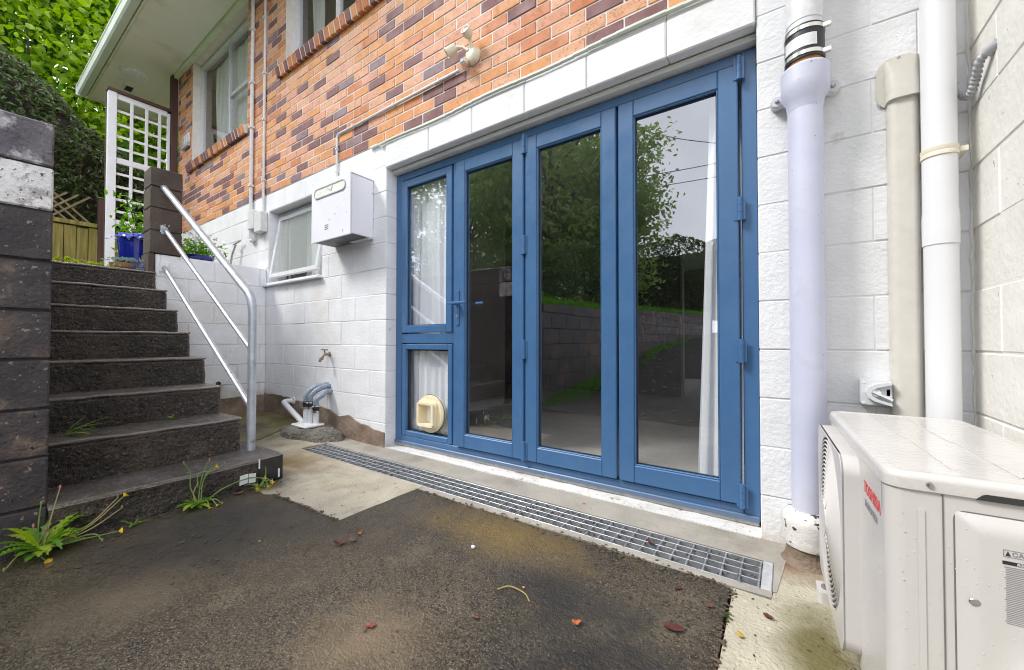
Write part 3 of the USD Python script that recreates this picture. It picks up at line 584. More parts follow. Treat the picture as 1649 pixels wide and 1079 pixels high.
mo = MB(); xs_ = sorted({-7.348, .70, *[w for q in WINS for w in (q[0] + .003, q[1] - .003)]})
top = BZ + BH * NR
for a, b in zip(xs_, xs_[1:]):
    mid = (a + b) / 2; w = [q for q in WINS if q[0] < mid < q[1]]
    if w: mo.box(a, b, .0, .098, 2.19, w[0][2] - .03); mo.box(a, b, .0, .098, w[0][3] + .002, top)
    else: mo.box(a, b, .0, .098, 2.19, top)
obj('mortar', mo, M['mortar'], brick_wall)
# the brick end wall at the porch and the rest of the shell
obj('end_wall', MB().box(-7.349, -7.25, .101, 6.0, 1.2, top).box(-7.249, .70, 5.9, 6.0, 2.3, top).box(.60, .70, .191, 5.9, -.2, top), BR['orange'], house)
obj('upper_floor', MB().box(-7.24, .59, .192, 5.89, 2.20, 2.32), M['room_wall'], house)
obj('upper_ceiling', MB().box(-7.24, .59, .10, 5.89, 4.52, 4.535), M['room_wall'], house)
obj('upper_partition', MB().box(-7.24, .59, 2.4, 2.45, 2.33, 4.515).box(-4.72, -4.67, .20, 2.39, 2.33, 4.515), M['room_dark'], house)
for s, ((a, b), w) in enumerate(zip(SILLS, WINS)):
    sl = thing('brick_sill', None, None, parent=house)
    n = int(round((b - a) / .0795)); st = (b - a) / n
    for i in range(n):
        v, f = cbox(a + i * st + .005, a + (i + 1) * st - .005, -.052 + .002 * gr.normal(), .09, -.052, .048, c=.008)
        v = v @ rotm([1, 0, 0], 14).T + [0, 0, w[2] - .055]
        obj('sill_brick', (v, f), BR[['plum', 'rust', 'plum', 'rust', 'plum', 'orange'][int(gr.integers(6))]], sl)
    v, f = cbox(a + .004, b - .004, -.046, .088, -.048, .0435); obj('mortar', (v @ rotm([1, 0, 0], 14).T + [0, 0, w[2] - .055], f), M['mortar'], sl)
def frame_ring(x0, x1, z0, z1, w, y0, y1, c=.003, wt=None, wb=None):
    wt, wb = wt or w, wb or w
    return MB().box(x0, x0 + w, y0, y1, z0, z1, c=c).box(x1 - w, x1, y0, y1, z0, z1, c=c).box(x0 + w + .0004, x1 - w - .0004, y0 + .0006, y1 - .0006, z1 - wt, z1, c=c).box(x0 + w + .0004, x1 - w - .0004, y0 + .0006, y1 - .0006, z0, z0 + wb, c=c)
def pleats(x0, x1, z0, z1, y, amp, waves, seed, tilt=0.0, nz=14):
    nx = int(waves * 10); g = rng(seed); ph = np.cumsum(g.uniform(.6, 1.4, nx)); ph = ph / ph[-1] * waves * 2 * np.pi
    X, Z = np.meshgrid(np.linspace(0, 1, nx), np.linspace(0, 1, nz))
    am = amp * (.6 + .4 * np.sin(ph * .37 + 1))
    Y = y + am[None, :] * np.sin(ph)[None, :] * (.5 + .5 * (1 - Z) ** .5) + .01 * np.sin(Z * 5 + ph[None, :] * .2)
    XX = x0 + (x1 - x0) * X + tilt * (1 - Z) * (1 - X)
    v = np.stack([XX, Y, z0 + (z1 - z0) * Z], -1).reshape(-1, 3)
    i = (np.arange(nz - 1)[:, None] * nx + np.arange(nx - 1)[None]).ravel()
    return v, np.vstack([np.c_[i, i + 1, i + nx + 1], np.c_[i, i + nx + 1, i + nx]])
# upper windows
w1 = thing('window', None, None, parent=house)
obj('frame', frame_ring(-6.778, -5.022, 3.16, 4.50, .05, .085, .14), M['alu_white'], w1)
obj('mullion', MB().box(-5.83, -5.785, .09, .135, 3.211, 4.449, c=.003).box(-5.784, -5.073, .092, .133, 3.73, 3.775, c=.003), M['alu'], w1)
obj('pane', MB().box(-6.727, -5.831, .110, .115, 3.212, 4.448), M['old_glass'], w1)
obj('pane', MB().box(-5.784, -5.074, .110, .115, 3.776, 4.448), M['old_glass'], w1)
obj('pane', MB().box(-5.784, -5.074, .110, .115, 3.212, 3.729), M['old_glass'], w1)
w2 = thing('window', None, None, parent=house)
obj('frame', frame_ring(-4.138, -2.622, 3.45, 4.50, .055, .085, .14), M['alu_white'], w2)
obj('mullion', MB().box(-3.40, -3.345, .09, .135, 3.506, 4.444, c=.003), M['alu_white'], w2)
obj('pane', MB().box(-4.082, -3.401, .110, .115, 3.506, 4.444), M['old_glass'], w2)
obj('pane', MB().box(-3.344, -2.678, .110, .115, 3.506, 4.444), M['old_glass'], w2)
obj('net_curtain', pleats(-6.55, -5.03, 3.15, 4.47, .205, .026, 22, 2), M['net'], label='white pleated net curtains behind the far upper window', cat='curtain')
obj('blind', M1(pleats(-4.08, -3.86, 3.45, 4.45, .24, .012, 4, 6)), M['net'], label='narrow pale curtain edge behind the nearer upper window', cat='curtain')
# awning window beside the meter box
aw = thing('awning_window', None, None, parent=house)
x0, x1, z0, z1 = WIN0
obj('frame', frame_ring(x0 + .004, x1 - .004, z0 + .012, z1 - .004, .045, .10, .15), M['alu'], aw)
sash = frame_ring(x0 + .05, x1 - .05, -.66, 0, .042, -.016, .016)
sv, sf = sash.get(); RS = rotm([1, 0, 0], -8.5)
obj('sash', (sv @ RS.T + [0, .092, z1 - .055], sf), M['alu_white'], aw)
gv, gf = cbox(x0 + .093, x1 - .093, -.003, .003, -.618, -.042)
obj('pane', (gv @ RS.T + [0, .092, z1 - .055], gf), M['obscure'], aw)
obj('sill', MB().box(x0 - .075, x1 + .012, -.045, .099, z0 - .022, z0 + .006, c=.006), M['trellis'], aw)
obj('reveal_room', MB().box(x0 + .02, x0 + .03, .195, .34, z0 - .1, z1 + .1).box(x0 + .031, x1 + .2, .34, .35, z0 - .1, z1 + .1), M['trellis'], aw)
obj('window_curtain', pleats(-4.02, -3.40, 1.20, 1.98, .205, .022, 9, 12), M['net'], label='cream curtain hanging behind the tilted-out small window', cat='curtain')
# eaves
obj('soffit', MB().box(-9.18, -7.9, -.655, -.065, 4.555, 4.567, c=.002).box(-7.895, -4.0, -.655, -.065, 4.555, 4.567, c=.002).box(-3.995, 1.0, -.655, -.065, 4.555, 4.567, c=.002).box(-9.18, -7.352, -.064, 1.4, 4.555, 4.567), M['soffit'], house)
obj('eave_trim', MB().box(-7.36, 1.0, -.062, -.008, 4.50, 4.60, c=.004), M['trim'], house)
obj('fascia', MB().box(-9.20, 1.0, -.685, -.660, 4.545, 4.70).box(-9.222, -9.202, -.685, 1.4, 4.545, 4.70), M['trim'], house)
gp = [(-.69, 4.70), (-.69, 4.56), (-.70, 4.545), (-.765, 4.545), (-.785, 4.565), (-.792, 4.66), (-.80, 4.672), (-.80, 4.69), (-.786, 4.69), (-.778, 4.60), (-.76, 4.56), (-.71, 4.56), (-.703, 4.70)]
gv, gf = extr(Polygon(gp), 10.2); obj('gutter', (np.c_[gv[:, 2] - 9.2, gv[:, 0], gv[:, 1]], gf), M['gutter'], house)
obj('gutter_end', MB().box(-9.212, -9.201, -.803, -.688, 4.54, 4.70, c=.004), M['pvc'], house)
rp = [(-.74, 4.715), (-.74, 4.74), (3.0, 6.3), (6.7, 4.74), (6.7, 4.715)]
rv, rf = extr(Polygon(rp), 10.6); obj('roof', (np.c_[rv[:, 2] - 9.35, rv[:, 0], rv[:, 1]], rf), M['roof_tile'], house)
# interior of the lower room
RF = -.13
obj('room_floor', MB().box(-4.4, .59, .192, 6.9, RF - .04, RF), M['room_floor'], house)
obj('room_ceiling', MB().box(-4.4, .59, .192, 6.9, 2.10, 2.14), M['room_wall'], house)
obj('room_wall', MB().box(-2.95, -2.87, .192, 2.0, RF, 2.10), M['room_wall'], house)
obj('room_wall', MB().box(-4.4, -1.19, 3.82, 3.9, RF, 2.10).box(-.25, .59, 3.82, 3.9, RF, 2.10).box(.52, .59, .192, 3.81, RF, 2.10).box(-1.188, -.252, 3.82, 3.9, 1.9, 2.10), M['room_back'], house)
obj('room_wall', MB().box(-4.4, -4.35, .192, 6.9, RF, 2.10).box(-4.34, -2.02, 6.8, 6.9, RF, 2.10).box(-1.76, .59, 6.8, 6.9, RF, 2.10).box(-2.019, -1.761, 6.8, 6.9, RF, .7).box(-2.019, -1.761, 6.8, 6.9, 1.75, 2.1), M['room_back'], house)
obj('skirting_board', MB().box(-2.868, -2.855, .2, 1.99, RF, RF + .09), M['trellis'], house)
obj('architrave', MB().box(-2.955, -2.865, 2.001, 2.03, RF, 2.05).box(-1.188, -1.16, 3.80, 3.91, RF, 2.0), M['room_wall'], house)

# ------------------------------------------------------------------ blue folding doors
DY0, DY1 = .092, .150
fr = MB()
fr.box(-2.529, -2.462, DY0, DY1, -.150, 1.936, c=.004); fr.box(-.160, -.098, DY0, DY1, -.150, 1.936, c=.004)
fr.box(-2.4615, -.1605, DY0 + .001, DY1, 1.886, 1.936, c=.004); fr.box(-2.4615, -.1605, DY0 + .001, DY1, -.150, -.092, c=.004)
fr.box(-1.915, -1.880, DY0 + .001, DY1, -.0915, 1.8855, c=.004); fr.box(-2.4615, -1.9155, DY0 + .001, DY1, .618, .690, c=.004)
fr.box(-2.527, -.10, .080, DY0 - .0005, -.152, -.128, c=.004)
obj('door_frame', fr, M['blue'], house)
obj('threshold', MB().box(-2.52, -.105, .094, .19, -.172, -.1525, c=.002), M['steelgrey'], house)
sill = extr(Polygon([(-2.535, .13), (-2.535, -.004), (-2.2, .000), (-1.5, -.006), (-.8, -.002), (-.093, -.008), (-.093, .13)]), .030)
obj('door_sill', M1(rough((sill[0] + [0, 0, -.205], sill[1]), .08, .003, 11, 3)), M['sill_white'], house)
sw = thing('side_window', None, None, parent=house)
obj('sash', frame_ring(-2.452, -1.925, .698, 1.876, .055, DY0 - .008, DY1 - .01, c=.004), M['blue'], sw)
obj('pane', MB().box(-2.3965, -1.9805, .110, .118, .7535, 1.8205), M['glass'], sw)
obj('gasket', frame_ring(-2.3965, -1.9805, .7535, 1.8205, .005, .102, .1095, c=0), M['gasket'], sw)
lw = thing('side_window', None, None, parent=house)
obj('bead', frame_ring(-2.452, -1.925, -.090, .612, .040, DY0 - .002, DY1 - .01, c=.004), M['blue'], lw)
cfx, cfz, cfr = -2.168, .098, .138
hole = sbox(-2.4115, -.0495, -1.9655, .5715).difference(Polygon([(cfx + .098 * math.cos(t), cfz + .098 * math.sin(t)) for t in np.linspace(0, 2 * np.pi, 40)]))
obj('pane', extr(hole, .008, R=XZ, t=(0, .136, 0)), M['glass'], lw)
obj('gasket', frame_ring(-2.4118, -1.9652, -.0498, .5718, .009, .118, .146, c=0), M['gasket'], lw)
cf = MB()
circ = Polygon([(cfx + cfr * math.cos(t), cfz + cfr * math.sin(t)) for t in np.linspace(0, 2 * np.pi, 56)][:-1])
def rrect(x0, x1, z0, z1, r): return sbox(x0 + r, z0 + r, x1 - r, z1 - r).buffer(r, quad_segs=5)
tun = rrect(cfx - .082, cfx + .058, cfz - .078, cfz + .072, .018)
cf.add(extr(circ.difference(tun), .014, R=XZ, t=(0, .127, 0)))
cf.add(extr(circ.buffer(-.010).difference(tun), .004, R=XZ, t=(0, .113, 0)))
cf.add(extr(rrect(cfx - .105, cfx + .085, cfz - .10, cfz + .098, .03).difference(tun), .014, R=XZ, t=(0, .109, 0)))
cf.add(extr(rrect(cfx - .096, cfx + .074, cfz - .092, cfz + .088, .028).difference(tun), .022, R=XZ, t=(0, .095, 0)))
cf.add(extr(tun.difference(tun.buffer(-.007)), .15, R=XZ, t=(0, .226, 0)))
obj('cat_flap', cf, M['catflap'], lw, smooth=25, label='ivory plastic cat flap set in the lower side pane')
obj('flap', M1(extr(tun.buffer(-.008), .003, R=XZ, t=(0, .20, 0))), M['old_glass'], lw)
obj('flap_gasket', M1(extr(Polygon([(cfx + (cfr + .003) * math.cos(t), cfz + (cfr + .003) * math.sin(t)) for t in np.linspace(0, 2 * np.pi, 56)][:-1]).difference(circ.buffer(-.02)), .003, R=XZ, t=(0, .1275 + .0035, 0))), M['gasket'], lw)
LEAVES = [(-1.876, -1.318, 'L'), (-1.303, -.735, 'R'), (-.721, -.171, 'L')]
for i, (a, b, hand) in enumerate(LEAVES):
    dl = thing('door_leaf', None, None, parent=house)
    fz0, fz1 = -.086, 1.878
    wS = .080
    ring = frame_ring(a, b, fz0, fz1, wS, DY0 - .018, DY1 - .015, c=.004, wt=.083, wb=.088)
    # glazing bead step
    ring.add(frame_ring(a + wS + .0005, b - wS - .0005, fz0 + .0885, fz1 - .0835, .006, DY0 - .013, .125, c=.002).get())
    obj('stile_frame', ring, M['blue'], dl)
    obj('pane', MB().box(a + wS + .0065, b - wS - .0065, .101, .109, fz0 + .0945, fz1 - .0895), M['glass'], dl)
    obj('gasket', frame_ring(a + wS + .0065, b - wS - .0065, fz0 + .0945, fz1 - .0895, .004, .094, .1005, c=0), M['gasket'], dl)
def hinge(dl, x, zc, hh):
    h = MB()
    h.add(lathe([(0, -hh), (.011, -hh), (.011, -hh * .34), (.0095, -hh * .33), (.0095, -hh * .31), (.011, -hh * .30), (.011, hh * .30), (.0095, hh * .31), (.0095, hh * .33), (.011, hh * .34), (.011, hh), (0, hh)], 12, t=(x, DY0 - .024, zc)))
    h.box(x - .022, x + .022, DY0 - .022, DY0 - .016, zc - hh * .95, zc + hh * .95, c=.001)
    obj('hinge', h, M['blue'], dl, smooth=35)
d1, d2, d3 = [stage.GetPrimAtPath(p) for p in ('/World/house/door_leaf', '/World/house/door_leaf_001', '/World/house/door_leaf_002')]
for zc in (1.84, 1.222, .585, -.03): hinge(d1, -1.3105, zc, .058)
for zc in (1.853, 1.222, .592, -.045): hinge(d3, -.1655, zc, .052)
hd = MB().box(-1.868, -1.838, DY0 - .026, DY0 - .0185, .742, .985, c=.003)
hd.box(-1.866, -1.840, DY0 - .070, DY0 - .0265, .882, .902, c=.004).box(-1.900, -1.735, DY0 - .082, DY0 - .066, .884, .900, c=.004)
hd.box(-1.72, -1.655, .10, .112, .884, .898, c=.003)
obj('handle', hd, M['blue'], d1)
obj('keyhole', MB().add(lathe([(0, 0), (.009, 0), (.009, .004), (0, .004)], 14, R=XZ, t=(-1.853, DY0 - .0262, .805))).box(-1.856, -1.850, DY0 - .031, DY0 - .0262, .783, .803), M['band'], d1)
obj('sheer_curtain', pleats(-2.515, -1.885, RF + .02, 1.90, .172, .011, 9, 3), M['curtain'], label='white sheer curtain gathered behind the narrow side window', cat='curtain')
obj('sheer_curtain', pleats(-.30, -.165, RF + .02, 1.86, .21, .02, 3.5, 5, tilt=-.075), M['curtain'], label='white curtain drawn aside at the right of the last door pane', cat='curtain')

# ------------------------------------------------------------------ steps, low wall, pillar, retaining walls
stairs = thing('concrete_stairs', 'dark wet concrete steps climbing beside the black block wall', 'stairs')
for n in range(1, 9):
    xf, zt = STEPX[n - 1], STEPZ[n - 1]; xb = (STEPX[n] - .02) if n < 8 else -4.80
    zb = -.24 if n == 1 else STEPZ[n - 2] - .03
    y1 = SY1 + .004 * n % .01; y0 = SY0 + .002
    if n == 1:
        pl = Polygon([(xf, y0), (xf, -.80), (xf - .012, -.782), (xf - .035, -.774), (-3.02, -.772), (-3.02, y0)])
        v, f = extr(pl, zt - zb); v = v + [0, 0, zb]
    else: v, f = cbox(xb - .03, xf, y0, y1, zb, zt, c=.010)
    v[:, 2] = np.where(v[:, 2] > zt - .02, v[:, 2] - .016, v[:, 2])
    v, f = rough((v, f), .035, .0075, 11, n)
    st_ob = obj('step', (v, f), M['step'], stairs, smooth=42)
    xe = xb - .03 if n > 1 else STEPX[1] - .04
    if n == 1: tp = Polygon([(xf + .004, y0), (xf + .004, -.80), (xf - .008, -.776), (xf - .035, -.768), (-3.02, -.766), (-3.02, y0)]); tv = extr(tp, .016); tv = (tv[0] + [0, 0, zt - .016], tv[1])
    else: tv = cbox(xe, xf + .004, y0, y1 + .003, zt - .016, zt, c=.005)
    obj('tread', M1(rough(tv, .03, .0055, 13, n + 20)), M['tread'], st_ob, smooth=42)  # smoother top sheet, its paler colour painted in for the sky-lit look
tl = MB(); arc = [(-2.463, -.912), (-2.463, -.802), (-2.470, -.778), (-2.492, -.766), (-2.56, -.763)]
inn = [(-2.56, -.770), (-2.492, -.772), (-2.475, -.784), (-2.469, -.804), (-2.469, -.912)]
v, f = extr(Polygon(arc + inn), .135); obj('edge_tile', (v + [0, 0, -.178], f), M['black_tile'], stairs, smooth=40, label='glossy black tile wrapping the end of the bottom step')
obj('edge_tile', extr(Polygon([(.0, .0), (.040, .004), (.042, .055), (.002, .052)]), .004, R=np.array([[0, 0, 1.], [1, 0, 0], [0, 1, 0]]), t=(-2.469, -1.005, -.158)), M['white_tile'], stairs, label='broken white tile on the bottom step riser')
obj('edge_tile', extr(Polygon([(.0, .002), (.034, .0), (.036, .05), (.001, .054)]), .004, R=np.array([[0, 0, 1.], [1, 0, 0], [0, 1, 0]]), t=(-2.4685, -.960, -.160)), M['white_tile'], stairs)
obj('tile_chip', MB().box(-2.4625, -2.4605, -.912, -.905, -.09, -.035), M['white_tile'], stairs)
obj('tile_chip', MB().box(-2.4625, -2.4605, -.808, -.798, -.165, -.115), M['white_tile'], stairs)
lw_ = thing('low_wall', 'low white block wall between the steps and the house', 'wall')
for k in range(0, 7):
    z0, z1 = .2 * k, min(.2 * k + .2, 1.40)
    if k == 0: z0 = .06
    ed = [0, -.26, -.66, -.898] if k % 2 else [0, -.06, -.46, -.86, -.898]
    for a, b in zip(ed, ed[1:]): obj('block', M1(cbox(-4.71, -4.515 + .0008 * gb.normal(), b + .0022, a - .0022, z0 + .003, z1 - .003, c=.0045)), M['white_block'], lw_)
obj('joint', MB().box(-4.705, -4.520, -.896, -.004, .06, 1.395), M['white_joint'], lw_)
obj('foundation', M1(rough(cbox(-4.71, -4.509, -.90, -.013, -.3, .075), .05, .006, 16, 2)), M['foundation'], lw_)
obj('weep_hole', M1(lathe([(0, 0), (.022, 0), (.022, .003), (0, .003)], 18, R=np.array([[0, 0, 1.], [1, 0, 0], [0, 1, 0]]), t=(-4.5155, -.42, .222))), M['ac_dark'], lw_)
pil = thing('block_pillar', 'square brown weathered block pillar at the head of the steps', 'pillar')
zz = [1.40, 1.60, 1.80, 1.985, 2.155]
for a, b in zip([1.21] + zz[:-1] if False else zz[:-1], zz[1:]):
    obj('block', M1(rough(cbox(-4.72, -4.503, -.936, -.716, a + .003, b - .003, c=.006), .05, .003, 20, int(a * 10))), M['brown_block'], pil, smooth=30)
obj('block', M1(rough(cbox(-4.72, -4.507, -.945, -.903, 1.20, 1.398, c=.004), .05, .003, 20, 3)), M['brown_block'], pil, smooth=30)
obj('joint', MB().box(-4.715, -4.509, -.930, -.722, 1.40, 2.15), M['dark_joint'], pil)
sw_ = thing('stair_wall', 'black-stained block wall end with peeling white top courses beside the steps', 'wall')
zc = [-.233, -.033, .167, .361, .56, .756, .957, 1.162, 1.344, 1.528]
for i, (a, b) in enumerate(zip(zc, zc[1:])):
    mt = M['peeling_block_dark'] if i == 8 else M['peeling_block'] if i == 7 else M['dark_block']
    obj('block', M1(rough(cbox(-2.86, -2.467, -1.888, -1.690, a + .0035, b - .0035, c=.006), .05, .0025, 18, i)), mt, sw_, smooth=30)
    for j in range(1, 17):
        xa = -2.86 - .4 * (j - 1); obj('block', M1(cbox(xa - .397, xa - .003, -1.888, -1.690, a + .0035, b - .0035, c=.005)), M['dark_block'], sw_)
obj('joint', MB().box(-9.25, -2.474, -1.884, -1.694, -.3, 1.52), M['dark_joint'], sw_)
rw = thing('retaining_wall', 'long dark block retaining wall under the grass, mirrored in the doors', 'wall')
for k in range(-2, 9):
    for j in range(36):
        ya = -1.893 - .4 * j - (.2 if k % 2 else 0); yb = ya - .4
        if k % 2 and j == 0: ya_, yb_ = -1.893, -2.093; obj('block', M1(cbox(-2.66, -2.467, yb_ + .003, ya_ - .003, .2 * k + .003, min(.2 * k + .2, 1.1) - .003, c=.005)), M['dark_block'], rw) if .2 * k + .2 < 1.16 else None
        zt = float(wtop((ya + yb) / 2)); gl = float(hdrive(np.array([-2.4]), np.array([(ya + yb) / 2]))[0])
        a, b = .2 * k, min(.2 * k + .2, zt)
        if b - a < .04 or b < gl - .05 or yb < -15.5: continue
        obj('block', M1(cbox(-2.66, -2.467, yb + .003, ya - .003, a + .003, b - .003, c=.005)), M['dark_block'], rw)
jw = MB()
for ya, yb in zip(np.arange(-1.9, -15, -1.0), np.arange(-2.9, -16, -1.0)): jw.box(-2.655, -2.474, yb, ya - .0001, -.4, float(wtop((ya + yb) / 2)) - .02)
obj('joint', jw, M['dark_joint'], rw)
# handrail
hr = thing('handrail', 'galvanised steel tube handrail beside the concrete steps', 'handrail')
yr = -.848
path = roundcorner([(-2.721, yr, -.05), (-2.721, yr, .905), (-4.49, yr - .004, 1.985)], .10, 8)
obj('top_rail', M1(tube(path, .0245, 14)), M['galv'], hr, smooth=40)
obj('middle_rail', M1(tube([(-2.735, yr, .585), (-4.495, yr + .010, 1.618)], .0175, 12)), M['galv'], hr, smooth=40)
obj('lower_rail', M1(tube([(-2.735, yr, .232), (-4.47, yr + .012, 1.262), (-4.508, yr + .012, 1.285)], .0175, 12)), M['galv'], hr, smooth=40)
obj('bracket', MB().box(-4.511, -4.503, yr - .022, yr + .042, 1.575, 1.675, c=.002), M['galv'], hr)
obj('bracket', MB().box(-4.512, -4.504, yr - .022, yr + .042, 1.245, 1.325, c=.002), M['pvc'], hr)
obj('bolt', MB().add(lathe([(0, 0), (.007, 0), (.006, .006), (0, .008)], 8, R=np.array([[0, 0, 1.], [1, 0, 0], [0, 1, 0]]), t=(-4.503, yr + .01, 1.66))), M['screw'], hr)

# ------------------------------------------------------------------ drain grates
def grate(x0, x1, label):
    gt = thing('drain_grate', label, 'grate', group=None)
    y0, y1, zt = -.386, -.200, -.181
    for i in range(5):
        yy = y0 + (y1 - y0) * i / 4
        obj('bearing_bar', M1(cbox(x0, x1, yy - .002, yy + .002, zt - .026, zt, c=.0008)), M['grate_steel'], gt)
    cb = MB(); n = int(round((x1 - x0) / .0585))
    for i in range(n + 1):
        xx = x0 + .003 + (x1 - x0 - .006) * i / n
        cb.add(tube([(xx, y0 + .002, zt - .0045), (xx, y1 - .002, zt - .0045)], .0035, 6))
    obj('cross_rod', cb, M['grate_steel'], gt, kind='stuff')
grate(-3.00, -2.022, 'galvanised drain grate at the foot of the wall by the waste pipes')
grate(-2.016, -1.06, 'galvanised drain grate before the narrow side window and first door')
grate(-1.054, -.082, 'galvanised drain grate below the two right door leaves')
obj('drain_end_cap', MB().box(-.078, -.046, -.389, -.194, -.215, -.178, c=.003), M['steelgrey'], label='grey metal end piece closing the right end of the drain', cat='drain cap')

# ------------------------------------------------------------------ waste pipes at the wall
mx, my = -3.36, -.13
th = np.linspace(0, 2 * np.pi, 40)[:-1]
V = [(mx, my, -.085)]; F = []
gq = rng(4)
for k, (rr, zz_) in enumerate(((.4, -.085), (.72, -.092), (.9, -.115), (1.0, -.20))):
    for t in th:
        wob = 1 + .10 * math.sin(3 * t + 1) + .05 * math.sin(7 * t)
        V.append((mx + .36 * rr * wob * math.cos(t), min(my + .205 * rr * wob * math.sin(t), .004), zz_))
nn = len(th)
for j in range(nn):
    q = (j + 1) % nn; F.append([0, 1 + j, 1 + q])
    for k in range(3): F += [[1 + k * nn + j, 1 + (k + 1) * nn + j, 1 + (k + 1) * nn + q], [1 + k * nn + j, 1 + (k + 1) * nn + q, 1 + k * nn + q]]
obj('mortar_mound', M1(rough((np.array(V), np.array(F)), .03, .012, 14, 8)), M['mound'], smooth=50, label='rough grey mortar mound round the gully under the waste pipes', cat='mortar mound')
wp = thing('waste_pipe_group', 'white waste pipes with blue-grey hoses entering a floor gully', 'waste pipe', loc=(0, 0, 0))
obj('gully_cover', M1(rough(cbox(-3.475, -3.235, -.245, -.075, -.088, -.066, c=.008), .05, .0015, 12)), M['pvc'], wp)
zb = -.07
for i, (px_, py_, zt_) in enumerate(((-3.405, -.150, .085), (-3.352, -.140, .085), (-3.300, -.118, .055))):
    obj('pipe', M1(tube([(px_, py_, zb), (px_ - .003, py_ + .002, zt_)], .0225, 14)), M['pvc_grey'], wp, smooth=40)
    cp = M1(tube([(px_ - .003, py_, zt_ - .028), (px_ - .003, py_, zt_ + .035)], .026, 14))
    c = obj('coupling', cp, M['rubber'], wp, smooth=40)
    for dz in (-.020, .026): obj('hose_clip', M1(lathe([(.0265, -.006), (.0285, -.006), (.0285, .006), (.0265, .006)], 14, t=(px_ - .003, py_, zt_ + dz))).box(px_ - .012, px_ + .004, py_ - .036, py_ - .027, zt_ + dz - .006, zt_ + dz + .006), M['band'], c)
    hp = smoothpath([(px_ - .003, py_, zt_ + .02), (px_ + .002, py_, zt_ + .075), (px_ + .025, py_ + .04, zt_ + .135 - .01 * i), (px_ + .06 - .02 * i, -.04, zt_ + .165 - .012 * i), (px_ + .085 - .03 * i, .01, zt_ + .17 - .012 * i)], 10)
    obj('hose', M1(tube(hp, .021 + .0016 * np.sin(np.arange(len(hp)) * 2.1), 12)), M['corr'], wp, smooth=50)
obj('branch_pipe', M1(tube(roundcorner([(-3.90, .01, .062), (-3.955, -.085, .058), (-3.44, -.155, -.075)], .05, 7), .024, 14)), M['pvc'], wp, smooth=40)
obj('wall_flange', M1(lathe([(0, 0), (.036, 0), (.034, .008), (0, .01)], 18, R=XZ, t=(-3.90, -.012, .062))), M['pvc'], wp)

# garden tap on the wall
tp = thing('wall_tap', 'weathered brass tap fixed to the white wall above the hoses', 'tap')
obj('body', MB().add(tube(roundcorner([(-3.30, .012, .52), (-3.30, -.055, .52), (-3.30, -.075, .475)], .02, 6), [.013] * 2 + [.012] * 6, 10)).add(lathe([(0, 0), (.022, 0), (.02, .006), (0, .008)], 14, R=XZ, t=(-3.30, -.001, .52))), M['brass'], tp, smooth=40)
obj('spout', M1(tube(smoothpath([(-3.30, -.055, .51), (-3.30, -.080, .49), (-3.305, -.088, .455)]), .011, 10)), M['brass'], tp, smooth=40)
obj('handle', MB().add(tube([(-3.30, -.045, .52), (-3.30, -.05, .56)], .007, 8)).add(tube([(-3.345, -.052, .563), (-3.255, -.05, .560)], .0065, 8)), M['brass'], tp, smooth=40)

# ------------------------------------------------------------------ meter box, floodlight, conduits
mbx = thing('meter_box', 'white painted steel meter box with oval embossed plate on the wall', 'meter box')
bx0, bx1, bz0, bz1, by = -3.232, -2.692, 1.452, 1.915, -.195
obj('cabinet', MB().box(bx0, bx1, by, -.002, bz0, bz1 - .006, c=.004), M['metalbox'], mbx)
obj('lid', MB().box(bx0 - .006, bx1 + .004, by - .012, by - .0005, bz0 - .010, bz1 + .004, c=.003).box(bx0 - .006, bx1 + .004, by, -.002, bz1 - .0055, bz1 + .004, c=.002), M['metalbox'], mbx)
obj('base_plate', MB().box(bx0 + .02, bx1 - .004, by + .012, -.004, bz0 - .004, bz0 - .0005), M['darkplate'], mbx)
obj('bottom_flange', MB().box(bx0 + .30, bx1 + .002, -.055, -.003, bz0 - .009, bz0 - .0045, c=.001), M['metalbox'], mbx)
def stadium(x0, x1, z0, z1): return rrect(x0, x1, z0, z1, (z1 - z0) / 2 - 1e-4)
oc = stadium(bx0 + .04, bx1 - .055, 1.795, 1.878)
obj('oval_rim', M1(extr(oc.difference(oc.buffer(-.009)), .006, R=XZ, t=(0, by - .0125, 0))), M['steelgrey'], mbx)
obj('oval_plate', M1(extr(oc.buffer(-.009), .003, R=XZ, t=(0, by - .0125, 0))), M['cream_block'], mbx)
em = Polygon([(0, .012), (.05, -.012), (.058, -.012), (.075, .026), (.066, .024), (.053, -.002), (.046, -.001), (.002, .018)])
obj('emblem', M1(extr(em, .002, R=XZ, t=(-2.995, by - .0157, 1.835))), M['steelgrey'], mbx)
vt = MB()
for i in range(3): vt.box(-3.035, -2.985, by - .0140, by - .0125, 1.560 - .016 * i, 1.564 - .016 * i)
obj('slot', vt, M['darkplate'], mbx, kind='stuff')
cd = thing('floodlight_conduit', 'thin painted conduit running up from the meter box to the floodlight', 'conduit')
obj('tube', M1(tube(roundcorner([(-3.19, -.014, 1.90), (-3.19, -.014, 2.425), (-1.76, -.018, 2.425)], .035, 6), .010, 10)), M['conduit'], cd, smooth=40)
for c_ in ((-3.19, 2.10), (-3.19, 2.30)): obj('saddle_clip', MB().box(c_[0] - .012, c_[0] + .012, -.027, -.004, c_[1] - .008, c_[1] + .008, c=.002), M['conduit'], cd)
for c_ in (-2.95, -2.43, -1.95): obj('saddle_clip', MB().box(c_ - .008, c_ + .008, -.031, -.004, 2.412, 2.44, c=.002), M['conduit'], cd)
fld = thing('floodlight', 'cream twin-head sensor floodlight mounted on the brick wall', 'floodlight', loc=(-1.645, 0, 2.475))
UsdGeom.Xformable(fld).AddScaleOp().Set(Gf.Vec3f(.86, .86, .86))
fcx, fcz = 0.0, 0.0
